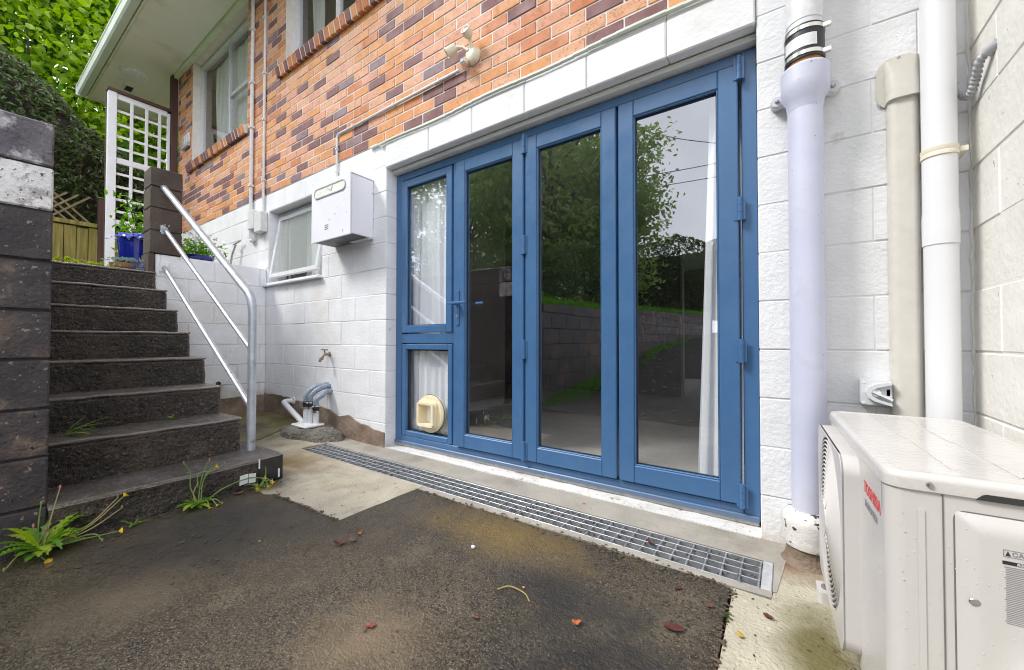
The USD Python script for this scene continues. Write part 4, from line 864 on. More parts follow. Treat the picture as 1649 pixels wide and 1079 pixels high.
obj('base', M1(lathe([(0, 0), (.064, 0), (.066, .012), (.060, .030), (.048, .043), (.02, .047), (0, .047)], 28, R=XZ, t=(fcx, -.005, fcz))), M['cream_plastic'], fld, smooth=40)
obj('sensor', MB().box(fcx - .075, fcx - .02, -.085, -.045, fcz - .075, fcz - .030, c=.008), M['cream_plastic'], fld)
obj('sensor_lens', MB().box(fcx - .068, fcx - .030, -.088, -.0855, fcz - .068, fcz - .040, c=.001), M['corr'], fld)
hA = lathe([(0, 0), (.030, .0), (.034, .01), (.037, .075), (.037, .08), (.033, .08), (.030, .072), (0, .070)], 20, R=rotm([0, 1, 0], -125) @ rotm([1, 0, 0], 25), t=(fcx - .13, -.07, fcz + .085))
obj('lamp_head', M1(hA), M['cream_plastic'], fld, smooth=40)
obj('lamp_head', M1(lathe([(0, 0), (.028, 0), (.036, .015), (.037, .055), (.037, .06), (.031, .06), (.026, .045), (0, .042)], 20, R=rotm([1, 0, 0], 70), t=(fcx + .005, -.06, fcz + .118))), M['cream_plastic'], fld, smooth=40)
obj('lens', M1(lathe([(0, 0), (.026, 0), (.02, .006), (0, .008)], 18, R=rotm([1, 0, 0], 70), t=(fcx + .005, -.105, fcz + .1345))), M['label_white'], fld)
obj('arm', MB().add(tube([(fcx - .02, -.045, fcz + .03), (fcx - .07, -.055, fcz + .07), (fcx - .13, -.07, fcz + .085)], .013, 10)).add(tube([(fcx + .005, -.04, fcz + .03), (fcx + .005, -.055, fcz + .075), (fcx + .005, -.06, fcz + .118)], .013, 10)), M['cream_plastic'], fld, smooth=40)
for nm, xx, zb_, zt_, lab, r_ in (('wall_conduit', -4.845, 2.0, 4.50, 'thicker pale vertical conduit nearer the far window', .019), ('wall_conduit', -4.56, 2.0, 4.50, 'thinner pale vertical conduit nearer the near window', .013)):
    c = thing(nm, lab, 'conduit')
    pth = [(xx, -.004 - r_, 4.52), (xx, -.004 - r_, 1.745 if r_ > .015 else 1.9)]
    if r_ > .015: pth = roundcorner([(xx, -.023, 4.52), (xx, -.023, 1.735), (xx + .07, -.023, 1.735), (xx + .07, -.023, 1.85)], .035, 6)
    obj('tube', M1(tube(pth, r_, 10)), M['conduit'], c, smooth=40)
    for q in (2.35, 3.0, 3.5, 4.1): obj('saddle_clip', MB().box(xx - r_ * 1.4, xx + r_ * 1.4, -.010 - 2 * r_, -.003, q - .012, q + .012, c=.002), M['conduit'], c)
obj('junction_box', MB().box(-4.80, -4.665, -.075, -.002, 1.84, 2.045, c=.006), M['conduit'], label='pale junction box under the thicker conduit, left of a pair', cat='junction box')
obj('junction_box', MB().box(-4.655, -4.495, -.07, -.002, 1.79, 2.0, c=.006), M['conduit'], label='pale junction box under the thinner conduit, beside the small window', cat='junction box')

# house number, soffit light, vent
hn = thing('house_number', 'three white number tiles on a grey bracket at the brick corner', 'house number')
obj('bracket', MB().box(-7.12, -6.845, -.04, -.005, 3.375, 3.415, c=.004), M['steelgrey'], hn)
for i in range(3):
    obj('number_tile', MB().box(-7.10 + .088 * i, -7.022 + .088 * i, -.024, -.006, 3.42, 3.56, c=.005), M['label_white'], hn)
    t_ = meshkit.text_mesh('1', .10, .002); v = t_.vertices - t_.vertices.mean(0); obj('digit', (v @ XZ.T + [-7.061 + .088 * i, -.0252, 3.49], t_.faces), M['steelgrey'], hn)
obj('soffit_light', M1(lathe([(0, -.045), (.11, -.043), (.15, -.025), (.155, -.012), (.17, -.010), (.172, 0), (0, 0)], 32, t=(-7.83, -.39, 4.553))), M['label_white'], smooth=40, label='round white bulkhead light under the eave', cat='ceiling light')
sv_ = thing('soffit_vent', 'small rectangular vent in the soffit behind the trellis top', 'vent')
obj('frame', MB().box(-8.45, -8.20, -.43, -.29, 4.538, 4.553, c=.003), M['label_white'], sv_)
obj('slot', MB().box(-8.41, -8.24, -.40, -.32, 4.534, 4.5375), M['ac_dark'], sv_)

# ------------------------------------------------------------------ pipes on the right
sp = thing('soil_pipe', 'thick lavender cast-iron soil pipe with black rubber coupling', 'soil pipe', loc=(.064, -.098, 0))
obj('pipe', M1(lathe([(.0545, -.05), (.0545, 1.50), (.056, 1.53)], 32)), M['lavender_pipe'], sp, smooth=40)
obj('socket', M1(lathe([(.055, 1.50), (.060, 1.535), (.0745, 1.560), (.0755, 1.60), (.0755, 1.648), (.0705, 1.656), (.055, 1.656)], 32)), M['lavender_pipe'], sp, smooth=30)
obj('rust_ring', M1(lathe([(.0575, 1.654), (.0575, 1.690)], 28)), M['rust'], sp, smooth=40)
c_ = obj('coupling', M1(lathe([(.056, 1.675), (.0615, 1.675), (.0625, 1.69), (.0615, 1.70), (.0615, 1.775), (.0625, 1.785), (.0615, 1.80), (.056, 1.80)], 32)), M['rubber'], sp, smooth=40)
for q in (1.692, 1.785):
    obj('band', M1(lathe([(.062, q - .007), (.0642, q - .007), (.0642, q + .007), (.062, q + .007)], 32)).box(.052, .078, -.034, -.018, q - .008, q + .008, c=.002), M['band'], c_)
a_ = np.linspace(math.radians(200), math.radians(305), 14); inner = .0622
v = np.array([(inner * math.cos(t), inner * math.sin(t), zz_) for t in a_ for zz_ in (1.712, 1.757)]); i_ = np.arange(13) * 2
obj('label', (v, np.vstack([np.c_[i_, i_ + 2, i_ + 1], np.c_[i_ + 1, i_ + 2, i_ + 3]])), M['label_white'], c_)
obj('upper_pipe', M1(lathe([(.0555, 1.79), (.0555, 1.822), (.0575, 1.824), (.0575, 3.4)], 32)), M['pvc_grey'], sp, smooth=30)
obj('bell', M1(lathe([(.055, .012), (.066, .008), (.0845, -.016), (.0865, -.035), (.0865, -.100), (.080, -.118), (.055, -.122)], 32)), M['pipe_bell'], sp, smooth=40)
obj('foot', M1(rough(lathe([(.0, -.115), (.072, -.118), (.075, -.16), (.105, -.20), (0, -.2)], 28), .03, .004, 30)), M['foundation'], sp, smooth=40)
for sx, xx in ((-1, -.088), (1, .088)):
    obj('lug', MB().add(lathe([(0, 0), (.024, 0), (.024, .030), (.020, .034), (0, .034)], 18, R=XZ, t=(xx, .094, 1.598))).box(min(xx, .05 * sx), max(xx, .05 * sx), .062, .085, 1.575, 1.62, c=.004), M['grey_plastic'], sp, smooth=30)
    obj('bolt', M1(lathe([(0, 0), (.008, 0), (.007, .008), (0, .009)], 8, R=XZ, t=(xx, .060, 1.598))), M['screw'], sp)
dc = thing('duct_cover', 'beige plastic duct cover running up the wall to a capped top', 'duct cover')
def duct(x0, x1, y0, y1, r=.022):
    p = sbox(x0, y0, x1, y1).intersection(rrect(x0, x1, y0, y1 + .2, r)); return p
v, f = extr(duct(.3015, .380, -.056, -.001), 1.66); obj('channel', (v + [0, 0, -.16], f), M['beige_duct'], dc, smooth=50)
cap = MB()
for i in range(8):
    t0, t1 = i / 8, (i + 1) / 8
    dpt = .064 * math.cos(t0 * math.pi / 2) ** .55 + .004
    v, f = extr(duct(.2965, .385, -dpt, -.006, min(.024, dpt * .4)), .152 * (t1 - t0) + .0005); cap.add((v + [0, 0, 1.478 + .152 * t0], f))
obj('cap', cap, M['beige_duct'], dc, smooth=50)
obj('flange', M1(extr(rrect(.276, .398, 1.470, 1.655, .05), .005, R=XZ, t=(0, -.001, 0))), M['beige_duct'], dc)
for q in ((.283, 1.49), (.337, 1.647), (.391, 1.49)): obj('screw', M1(lathe([(0, 0), (.005, 0), (.004, .003), (0, .003)], 10, R=XZ, t=(q[0], -.006, q[1]))), M['screw'], dc)
dp = thing('downpipe', 'white PVC downpipe in the corner behind the air conditioner', 'downpipe', loc=(.415, -.088, 0))
obj('pipe', M1(lathe([(.0405, -.19), (.0405, .955)], 28)), M['pvc'], dp, smooth=40)
obj('socket', M1(lathe([(.0405, .945), (.0432, .947), (.0432, 1.04), (.0412, 1.06), (.0412, 3.5)], 28)), M['pvc'], dp, smooth=30)
obj('strap', M1(lathe([(.0415, 1.232), (.0445, 1.233), (.0445, 1.242), (.043, 1.247), (.0445, 1.252), (.0445, 1.262), (.0415, 1.263)], 28)).box(.042, .062, -.012, .085, 1.24, 1.256), M['cream_plastic'], dp, smooth=30)
fx_ = thing('flexible_conduit', 'ribbed grey flexible conduit bending from the corner into the side wall', 'conduit')
pth = smoothpath([(.40, -.012, 1.62), (.455, -.035, 1.50), (.478, -.055, 1.432), (.488, -.085, 1.425), (.490, -.12, 1.455), (.488, -.165, 1.485), (.512, -.20, 1.502)], 14)
obj('tube', M1(tube(pth, .0105 + .0016 * np.sign(np.sin(np.arange(len(pth)) * 1.6)), 12)), M['grey_flex'], fx_, smooth=40)
obj('gland', M1(tube([(.496, -.178, 1.492), (.514, -.203, 1.504)], .016, 12)), M['grey_flex'], fx_, smooth=40)
iso = thing('isolator_switch', 'pale grey isolator switch with lever on the wall by the duct', 'isolator switch')
obj('housing', M1(extr(rrect(.2155, .2985, .410, .497, .008), .060, R=XZ, t=(0, -.001, 0))), M['grey_plastic'], iso, smooth=30)
vp = Polygon([(.240, .449), (.246, .468), (.266, .480), (.308, .490), (.308, .480), (.272, .468), (.258, .458), (.254, .449), (.258, .438), (.276, .426), (.308, .415), (.308, .406), (.262, .420), (.246, .432)])
obj('guard', M1(extr(vp, .020, R=XZ, t=(-.0125, -.061, .004))), M['grey_plastic'], iso, smooth=30)
obj('knob', M1(lathe([(0, 0), (.014, 0), (.013, .014), (0, .014)], 18, R=XZ, t=(.2555, -.061, .453))), M['label_white'], iso, smooth=30)
obj('lever', M1(extr(Polygon([(.256, .452), (.260, .457), (.311, .431), (.308, .424)]), .022, R=XZ, t=(-.0125, -.0615, .004))), M['label_white'], iso)
for q in ((.234, .484), (.234, .412), (.3035, .486), (.3035, .412)): obj('screw', M1(lathe([(0, 0), (.0045, 0), (.004, .002), (0, .002)], 10, R=XZ, t=(q[0] - .0095, -.061, q[1] + .004))), M['label_white'], iso)
obj('marking', MB().box(.284, .293, -.0505, -.061, .444, .466), M['corr'], iso)

# ------------------------------------------------------------------ air conditioner
ac = thing('air_conditioner', 'cream outdoor air conditioner wet with rain in the wall corner', 'air conditioner', loc=(.118, -.225, -.146), rotz=2.2)
AW, AL, AH = .308, .735, .548
body = extr(rrect(0, AW, -AL, 0, .026), AH - .030); obj('casing', (body[0] + [0, 0, .012], body[1]), M['ac'], ac, smooth=35)
obj('base_pan', M1(extr(rrect(.004, AW - .004, -AL + .004, -.004, .022), .012)), M['ac'], ac)
# lid with a rolled edge and shallow ribs
def loftlid(outline, levels):
    rings = []
    for ins, zz_ in levels:
        q = np.array(outline.buffer(-ins, quad_segs=8).exterior.coords)[:-1]
        p_ = Polygon(q).exterior; rings.append(np.array([[*p_.interpolate(t_, normalized=True).coords[0], zz_] for t_ in np.linspace(0, 1, 181)[:-1]]))
    n_ = 180; v_ = np.vstack(rings + [[[0.15, -AL / 2, levels[-1][1]]]]); f_ = []
    for a in range(len(rings) - 1):
        for b in range(n_):
            q = (b + 1) % n_; f_ += [[a * n_ + b, a * n_ + q, (a + 1) * n_ + q], [a * n_ + b, (a + 1) * n_ + q, (a + 1) * n_ + b]]
    k_ = (len(rings) - 1) * n_
    for b in range(n_): f_.append([k_ + b, k_ + (b + 1) % n_, len(v_) - 1])
    f_ = np.array(f_)
    if np.cross(v_[f_[-1][1]] - v_[f_[-1][0]], v_[f_[-1][2]] - v_[f_[-1][0]])[2] < 0: f_ = f_[:, ::-1]
    return v_, f_
rr_ = rrect(-.004, AW + .004, -AL - .004, .004, .030)
obj('lid', loftlid(rr_, [(.003, AH - .0285), (0, AH - .0285), (0, AH - .012), (.0012, AH - .0075), (.0035, AH - .0038), (.0075, AH - .0012), (.013, AH), (.022, AH), (.0235, AH - .0012)]), M['ac_top'], ac, smooth=40)
ribs = MB()
for xa in (.105, .185): ribs.add(extr(Polygon([(xa - .013, -.04), (xa + .013, -.04), (xa + .013, -AL * .50), (xa + .006, -AL * .56), (xa + .006, -AL + .06), (xa - .006, -AL + .06), (xa - .006, -AL * .56), (xa - .013, -AL * .50)]), .0024, t=(0, 0, AH - .0015)))
obj('lid_rib', ribs, M['ac_top'], ac, smooth=30)
# end panel seen nearest: seam, service cover with its groove, grip slot, label
yf = -AL
obj('panel_seam', MB().box(.0700, .0718, yf - .0012, yf - .0002, .04, AH - .031), M['ac_seam'], ac)
obj('panel_seam', MB().box(-.0005, .0, -.7005, -.6997, AH - .085, AH - .031), M['ac_seam'], ac)
obj('corner_rib', M1(extr(rrect(.0395, .0485, .06, .488, .0045), .0016, R=XZ, t=(0, yf - .0002, 0))), M['ac'], ac, smooth=40)
cov = rrect(.0845, AW - .016, .05, .4935, .014)
obj('cover_groove', M1(extr(cov.buffer(.0016).difference(cov.buffer(-.0006)), .0006, R=XZ, t=(0, yf - .0002, 0))), M['ac_seam'], ac)
CN = 26; gx_ = np.linspace(.0848, AW - .0163, 61); gzz = np.linspace(.0503, .4932, 91); GX, GZ = np.meshgrid(gx_, gzz)
edge_ = np.minimum(np.minimum(GX - gx_[0], gx_[-1] - GX), np.minimum(GZ - gzz[0], gzz[-1] - GZ))
dome_ = .012 * np.sin(np.clip(edge_ / .030, 0, 1) * np.pi / 2)
grip = .030 * np.exp(-(np.maximum(0, np.hypot((GX - .200) / .075, (GZ - .20) / .115) - .35) / .42) ** 2) * np.clip(edge_ / .02, 0, 1)
v_ = np.stack([GX, yf - .0006 - dome_ - grip, GZ], -1).reshape(-1, 3); ii = (np.arange(90)[:, None] * 61 + np.arange(60)[None]).ravel()
obj('service_cover', (v_, np.vstack([np.c_[ii, ii + 1, ii + 62], np.c_[ii, ii + 62, ii + 61]])), M['ac'], ac, smooth=True)
obj('screw_recess', M1(lathe([(0, 0), (.0075, 0), (.0062, .0010), (0, .0010)], 18, R=XZ @ np.diag([1, .75, 1]), t=(.1035, yf - .0115, .352))), M['screw'], ac)
obj('lid_screw', M1(lathe([(0, 0), (.0050, 0), (.0042, .003), (0, .0038)], 14, R=XZ, t=(.0545, yf - .0042, AH - .0165))), M['screw'], ac)
obj('grip_slot', M1(extr(Polygon([(.108, AH - .0300), (.116, AH - .0215), (.121, AH - .0195), (AW - .03, AH - .0195), (AW - .03, AH - .0300)]), .0010, R=XZ, t=(0, yf - .0040, 0))), M['ac_dark'], ac)
# lettering on the front face (faces -x): reads along -y
FX = np.array([[0, 0, -1.], [-1, 0, 0], [0, 1, 0]])
def face_text(s, h, y0, y1, z0, x, parent, mt, name):
    t_ = meshkit.text_mesh(s, h, .0006, bold=True); v = np.array(t_.vertices); v[:, 0] = (v[:, 0] - v[:, 0].min()) / np.ptp(v[:, 0]) * (y0 - y1)
    obj(name, (v @ FX.T + [x, y0, z0], t_.faces), mt, parent)
face_text('TOSHIBA', .0235, -.540, -.690, .449, -.0003, ac, M['red_print'], 'brand_lettering')
face_text('INVERTER', .0135, -.550, -.662, .420, -.0003, ac, M['grey_print'], 'model_lettering')
def end_text(s, h, x0, z0, y, mt, name):
    t_ = meshkit.text_mesh(s, h, .0004, bold=True); v = np.array(t_.vertices); v[:, 0] -= v[:, 0].min(); obj(name, (v @ XZ.T + [x0, y, z0], t_.faces), mt, ac)
ly = yf - .0127
lab = MB().box(.1345, .185, ly - .0004, ly, .4365, .4372).box(.1345, .1352, ly - .0004, ly, .4372, .4470).box(.1345, .185, ly - .0004, ly, .4470, .4477)
obj('label_border', lab, M['grey_print'], ac)
obj('warning_triangle', M1(extr(Polygon([(.1368, .4383), (.1425, .4383), (.1396, .4456)]), .0004, R=XZ, t=(0, ly, 0))), M['black_print'], ac)
end_text('CAUTION', .0066, .1440, .4388, ly, M['grey_print'], 'caution_lettering')
obj('label_bar', MB().box(.1335, .185, ly - .0004, ly, .4245, .4300), M['black_print'], ac)
end_text('R32', .0040, .1490, .4253, ly - .0005, M['label_white'], 'label_lettering')
ln = MB(); gl_ = rng(31)
for i in range(32):
    zz_ = .4205 - .00285 * i
    ln.box(.1368 + (0 if i % 6 else -.0016), .1365 + .022 + .026 * gl_.random() ** .4, ly - .0003 , ly, zz_ - .0007, zz_ + .0005)
obj('label_print', ln, M['grey_print'], ac, kind='stuff')
# round fan grille standing off the front face
gcy, gcz, gr_ = -.258, .275, .228
gp_ = rrect(gcy - .238, gcy + .238, .035, AH - .042, .045)
T = np.array([[0, 0, -1.], [1, 0, 0], [0, 1, 0]])
pln = gp_.difference(Polygon([(gcy + gr_ * math.cos(t), gcz + gr_ * math.sin(t)) for t in np.linspace(0, 2 * np.pi, 60)]))
gm = MB().add(extr(gp_.difference(gp_.buffer(-.006)), .033, R=T)).add(extr(pln, .005, R=T, t=(-.0295, 0, 0)))
for i, r_ in enumerate(np.arange(.055, gr_, .0115)):
    xo = -.033 - .010 * (1 - (r_ / gr_) ** 2)
    gm.add(tube([(xo, gcy + r_ * math.cos(t), gcz + r_ * math.sin(t)) for t in np.linspace(0, 2 * np.pi, 49)], .0026, 5, caps=False))
for t in np.linspace(0, 2 * np.pi, 9)[:-1]: gm.add(tube([(-.043, gcy + .05 * math.cos(t), gcz + .05 * math.sin(t)), (-.030, gcy + gr_ * math.cos(t), gcz + gr_ * math.sin(t))], .0035, 6))
gm.add(lathe([(0, 0), (.054, 0), (.050, .008), (0, .012)], 28, R=T, t=(-.039, gcy, gcz)))
obj('fan_grille', gm, M['ac'], ac, smooth=35)
fb = MB().add(lathe([(0, 0), (.05, 0), (.045, .02), (0, .024)], 18, R=T, t=(.0, gcy, gcz)))
for k in range(3):
    t0 = k * 2 * np.pi / 3; pp_ = [(.045 * math.cos(t0), .045 * math.sin(t0)), (.2 * math.cos(t0 - .3), .2 * math.sin(t0 - .3)), (.21 * math.cos(t0 + .35), .21 * math.sin(t0 + .35)), (.045 * math.cos(t0 + .9), .045 * math.sin(t0 + .9))]
    fb.add(extr(Polygon(pp_), .004, R=T, t=(-.010, gcy, gcz)))
obj('fan', fb, M['ac_dark'], ac)
obj('fan_recess', M1(lathe([(0, 0), (gr_, 0), (gr_, .002), (0, .002)], 40, R=T, t=(-.0006, gcy, gcz))), M['ac_dark'], ac)
for yy in (-.10, -AL + .10): 
    ft = thing('foot', None, None, parent=ac); 
    obj('rubber_block', MB().add(extr(rrect(-.050, .36, yy - .045, yy + .030, .012), .036, t=(0, 0, -.0365))), M['ac'], ft)
    obj('bolt', M1(lathe([(0, 0), (.012, 0), (.012, .008), (0, .01)], 6, t=(-.028, yy - .012, 0))), M['screw'], ft)
# rain drops on lid and panels, too many to count
gd = rng(77); ico = trimesh.creation.icosphere(1); dr = MB()
def coverd(x, z): 
    e = max(0, min(x - gx_[0], gx_[-1] - x, z - gzz[0], gzz[-1] - z))
    return .0006 + .012 * math.sin(min(1, e / .03) * math.pi / 2) + .030 * math.exp(-(max(0, math.hypot((x - .2) / .075, (z - .2) / .115) - .35) / .42) ** 2) * min(1, e / .02) if e > 0 else 0.0
for i in range(520):
    s_ = .0005 + .0010 * gd.random() ** 3; x_, z_ = .015 + .27 * gd.random(), .05 + .46 * gd.random()
    dr.add((ico.vertices * [s_, s_ * .45, s_ * (1.1 + .6 * gd.random())] + [x_, yf - coverd(x_, z_), z_], ico.faces))
for i in range(300):
    s_ = .0006 + .0014 * gd.random() ** 2
    dr.add((ico.vertices * [s_, s_ * 1.1, s_ * .3] + [.02 + .26 * gd.random(), -.02 - (AL - .04) * gd.random(), AH - .0012], ico.faces))
for i in range(120):
    s_ = .0005 + .0009 * gd.random() ** 2
    dr.add((ico.vertices * [s_ * .45, s_, s_ * 1.2] + [-.0001, -.51 - .20 * gd.random(), .05 + .46 * gd.random()], ico.faces))
obj('raindrops', dr, M['drop'], ac, smooth=True, kind='stuff')

# ------------------------------------------------------------------ trellis, fence, hedge
tr = thing('trellis', 'tall white lattice screen in a brown frame by the front porch', 'trellis')
TX = -7.42; ty0, ty1, tz0, tz1 = -.735, -.085, 1.24, 3.985
obj('stile', MB().box(TX - .04, TX + .04, ty0, ty0 + .085, tz0, tz1, c=.004), M['trellis'], tr)
obj('stile', MB().box(TX - .02, TX + .02, ty1 - .035, ty1, tz0, tz1 - .02, c=.004), M['trellis'], tr)
obj('frame_post', MB().box(TX - .05, TX + .05, -.080, -.006, tz0, 4.55, c=.004), M['brown_timber'], tr)
obj('frame_post', MB().box(TX - .085, TX - .045, ty0 - .006, ty0 + .06, tz0, tz1 + .03, c=.004), M['brown_timber'], tr)
obj('frame_rail', MB().box(TX - .05, TX + .05, ty0 - .012, -.0805, tz1 + .001, tz1 + .045, c=.004), M['brown_timber'], tr)
for zc_ in (3.955, 3.085, 2.24, 1.28): obj('rail', MB().box(TX - .018, TX + .022, ty0 + .0855, ty1 - .0355, zc_ - .045, zc_ + .03, c=.003), M['trellis'], tr)
for yy in (-.500, -.345, -.205): obj('upright_slat', MB().box(TX + .008, TX + .020, yy - .017, yy + .017, 1.32, 3.92, c=.002), M['trellis'], tr)
zs_ = [3.755, 3.575, 3.41, 3.25, 2.90, 2.725, 2.55, 2.385, 2.03, 1.85, 1.68, 1.50]
for zc_ in zs_: obj('cross_slat', MB().box(TX - .005, TX + .0075, ty0 + .086, ty1 - .036, zc_ - .016, zc_ + .016, c=.002), M['trellis'], tr)
fe = thing('paling_fence', 'mossy timber paling fence with lattice top beyond the landing', 'fence')
FXx = -9.2
yb_ = -1.68; i = 0
while yb_ < .25:
    w_ = .125 + .01 * gr.random(); obj('paling', MB().box(FXx, FXx + .02 + .004 * gr.random(), yb_, yb_ + w_ - .008, 1.22, 2.45 + .01 * gr.normal(), c=.002), M['fence_board'], fe); yb_ += w_
obj('cap_rail', MB().box(FXx - .03, FXx + .05, -1.68, -.545, 2.465, 2.53, c=.004), M['fence_board'], fe)
obj('post', MB().box(FXx - .05, FXx + .05, -.54, -.44, 1.2, 2.95, c=.004), M['brown_timber'], fe)
for sgn_ in (1, -1):
    for q in np.arange(-2.3, -.2, .125):
        a_, b_ = np.array([q, 2.53]), np.array([q + .42 * sgn_ if sgn_ > 0 else q + .42 - .42, 2.95])
        if sgn_ < 0: a_, b_ = np.array([q + .42, 2.53]), np.array([q, 2.95])
        y_lo, y_hi = min(a_[0], b_[0]), max(a_[0], b_[0])
        if y_hi > -.54 or y_lo < -1.68: continue
        d_ = (b_ - a_) / np.linalg.norm(b_ - a_); nrm = np.array([-d_[1], d_[0]]) * .014
        pg = Polygon([a_ + nrm, b_ + nrm, b_ - nrm, a_ - nrm]); v, f = extr(pg, .008)
        obj('lattice_slat', (np.c_[v[:, 2] + FXx + (.0085 if sgn_ > 0 else 0), v[:, 0], v[:, 1]], f), M['lattice'], fe)
gh = rng(51)
def hedge_top(y): return np.interp(y, [-4.5, -1.6, -1.2, -.75, -.35, .3, 1.6], [5.9, 5.45, 5.15, 4.75, 4.35, 4.0, 3.7])
hg = thing('hedge', 'tall dense dark-leaved hedge behind the paling fence', 'hedge')
n = 30000; Y = gh.uniform(-4.4, 1.6, n); zt = hedge_top(Y); Z = 1.25 + (zt - 1.25) * (1 - gh.random(n) ** 1.2 * 1.0)
bulge = .45 * (meshkit.fbm(np.c_[Y * 1.6, Z * 1.6, 0 * Y], 3, 9) - .5)
edge = np.clip((zt - Z) / .7, 0, 1) ** .5
X = -9.75 + bulge * 1.2 - (1 - edge) * .55 - gh.exponential(.12, n)
keep = meshkit.fbm(np.c_[Y * 5, Z * 5, X * 5], 2, 3) > .36
C = np.c_[X, Y, Z][keep]
k_ = gh.random(len(C)) < .16
obj('crown', leaves(C[~k_], .098, 6, up=.35, aspect=.5, dirs=np.array([.5, .0, -.4])), M['hedge_leaf'], hg, kind='stuff')
obj('crown', leaves(C[k_], .085, 7, up=.3, aspect=.45), M['hedge_twig'], hg, kind='stuff')
core = rough(cbox(-11.4, -10.15, -4.3, 1.5, 1.2, 4.2), .3, .15, 1.2, 3)
cv = core[0].copy(); tt = np.clip((cv[:, 2] - 1.2) / 3.0, 0, 1); cv[:, 2] = 1.2 + tt * (hedge_top(cv[:, 1]) - .25 - 1.2)
obj('inner_growth', (cv, core[1]), M['bark'], hg)

# ------------------------------------------------------------------ trees
def clumps(center, radii, n_cl, per, spread, seed, flat=.55, shell=.55):
    g = rng(seed); d = g.normal(size=(n_cl, 3)); d /= np.linalg.norm(d, axis=1, keepdims=True)
    c = np.asarray(center) + d * (shell + (1 - shell) * g.random((n_cl, 1))) * np.asarray(radii)
    cnt = g.poisson(per, n_cl)
    idx = np.repeat(np.arange(n_cl), cnt)
    return c, c[idx] + g.normal(size=(len(idx), 3)) * np.array([spread, spread, spread * flat])
def tree(name, label, base, height, center, radii, n_cl, per, spread, lsize, lm, seed, trunk_r=.18, six=False, shell=.5, cat='tree', flat=.55):
    t = thing(name, label, cat)
    c, P = clumps(center, radii, n_cl, per, spread, seed, shell=shell, flat=flat)
    obj('crown', (leaves6 if six else leaves)(P, lsize, seed + 1, up=.45), lm, t, kind='stuff')
    g = rng(seed + 2); b = np.asarray(base, float); top_ = np.asarray(center) + [0, 0, radii[2] * .35]
    tp_ = smoothpath([b - [0, 0, .3], b + (top_ - b) * .3 + g.normal(size=3) * [.12, .12, 0], b + (top_ - b) * .65 + g.normal(size=3) * [.15, .15, 0], top_], 6)
    obj('trunk', M1(tube(tp_, np.linspace(trunk_r, trunk_r * .2, len(tp_)), 10)), M['bark'], t, smooth=40)
    for i in range(0, n_cl, max(1, n_cl // 26)):
        q = int(len(tp_) * (.35 + .5 * g.random())); a = tp_[min(q, len(tp_) - 2)]
        mid = a + (c[i] - a) * .5 + [0, 0, -.1 * np.linalg.norm(c[i] - a) * .5]
        lp = smoothpath([a, mid, c[i]], 5); obj('limb', M1(tube(lp, np.linspace(trunk_r * .28, .012, len(lp)), 6)), M['bark'], t, smooth=40)
    return t
lt = tree('lime_green_tree', 'bright lime-green broadleaf tree above the hedge, beside the eave', (-14.5, -1.2, 1.2), 8, (-14.2, -.6, 7.6), (2.6, 4.6, 3.6), 900, 34, .36, .135, M['lime_leaf'], 61, .16, six=True, shell=.5)
c_, P = clumps((-15.4, -.6, 7.0), (2.4, 5.0, 4.2), 900, 30, .45, 66)
obj('crown', leaves6(P, .17, 67), M['lime_leaf_deep'], lt, kind='stuff')
# trees and hedges behind the camera, mirrored in the doors
tree('garden_tree', 'tall leafy tree on the lawn, leftmost of those mirrored in the door glass', (-9.6, -8.5, 1.5), 8, (-9.4, -8.4, 5.2), (2.6, 2.2, 3.8), 190, 40, .36, .22, M['tree_leaf'], 71, .2)
tree('garden_tree', 'tall leafy tree mirrored in the middle door pane', (-6.4, -9.2, 1.5), 9, (-6.3, -9.2, 5.6), (2.3, 2.0, 4.2), 190, 40, .36, .21, M['tree_leaf'], 72, .22)
tree('garden_tree', 'airy tree with feathery branches against the sky in the right door pane', (-4.3, -10.6, 1.6), 9, (-4.55, -10.6, 5.3), (1.65, 1.7, 3.6), 240, 40, .26, .16, M['tree_leaf'], 75, .13, shell=.25, flat=.4)
tree('garden_tree', 'broad pale-leaved tree filling the gaps behind the two tall garden trees', (-9.5, -13.5, 2.0), 10, (-9.5, -13.5, 6.6), (4.2, 2.0, 5.0), 300, 40, .5, .26, M['tree_leaf'], 79, .2)
tree('dark_shrub', 'dark rounded shrub under the tall trees by the bank', (-5.3, -6.6, 1.4), 3, (-5.3, -6.6, 2.2), (1.5, .9, 1.1), 120, 42, .2, .09, M['tree_leaf2'], 76, .05, cat='shrub')
tree('dark_shrub', 'dark spreading shrub farther left along the lawn bank', (-8.0, -6.0, 1.5), 3, (-8.0, -6.0, 2.4), (1.6, .9, 1.3), 120, 42, .2, .09, M['tree_leaf2'], 77, .05, cat='shrub')
tree('dark_shrub', 'dark shrub beside the bank behind the airy tree', (-4.6, -8.3, 1.4), 3, (-4.5, -8.3, 2.3), (1.2, .9, 1.2), 100, 42, .2, .09, M['tree_leaf2'], 78, .05, cat='shrub')
bh = thing('boundary_hedge', 'level-topped dark hedge across the road, mirrored in the right door pane', 'hedge')
g = rng(81); n = 16000; X = g.uniform(-9, 5, n); Z = 1.7 + 4.0 * (1 - g.random(n) ** 1.3); zt = 5.5 - .45 * sstep(-3.6, -2.6, X) + .5 * (meshkit.fbm(np.c_[X * 1.2, 0 * X, 0 * X], 3, 4) - .5)
Z = 1.7 + (Z - 1.7) / 4.0 * (zt - 1.7); Y = -16.6 + .6 * (meshkit.fbm(np.c_[X, Z, 0 * X], 3, 6) - .5) - g.exponential(.15, n) - np.clip((Z - zt + .5), 0, 1)
obj('crown', leaves(np.c_[X, Y, Z], .15, 82, up=.2), M['tree_leaf2'], bh, kind='stuff')
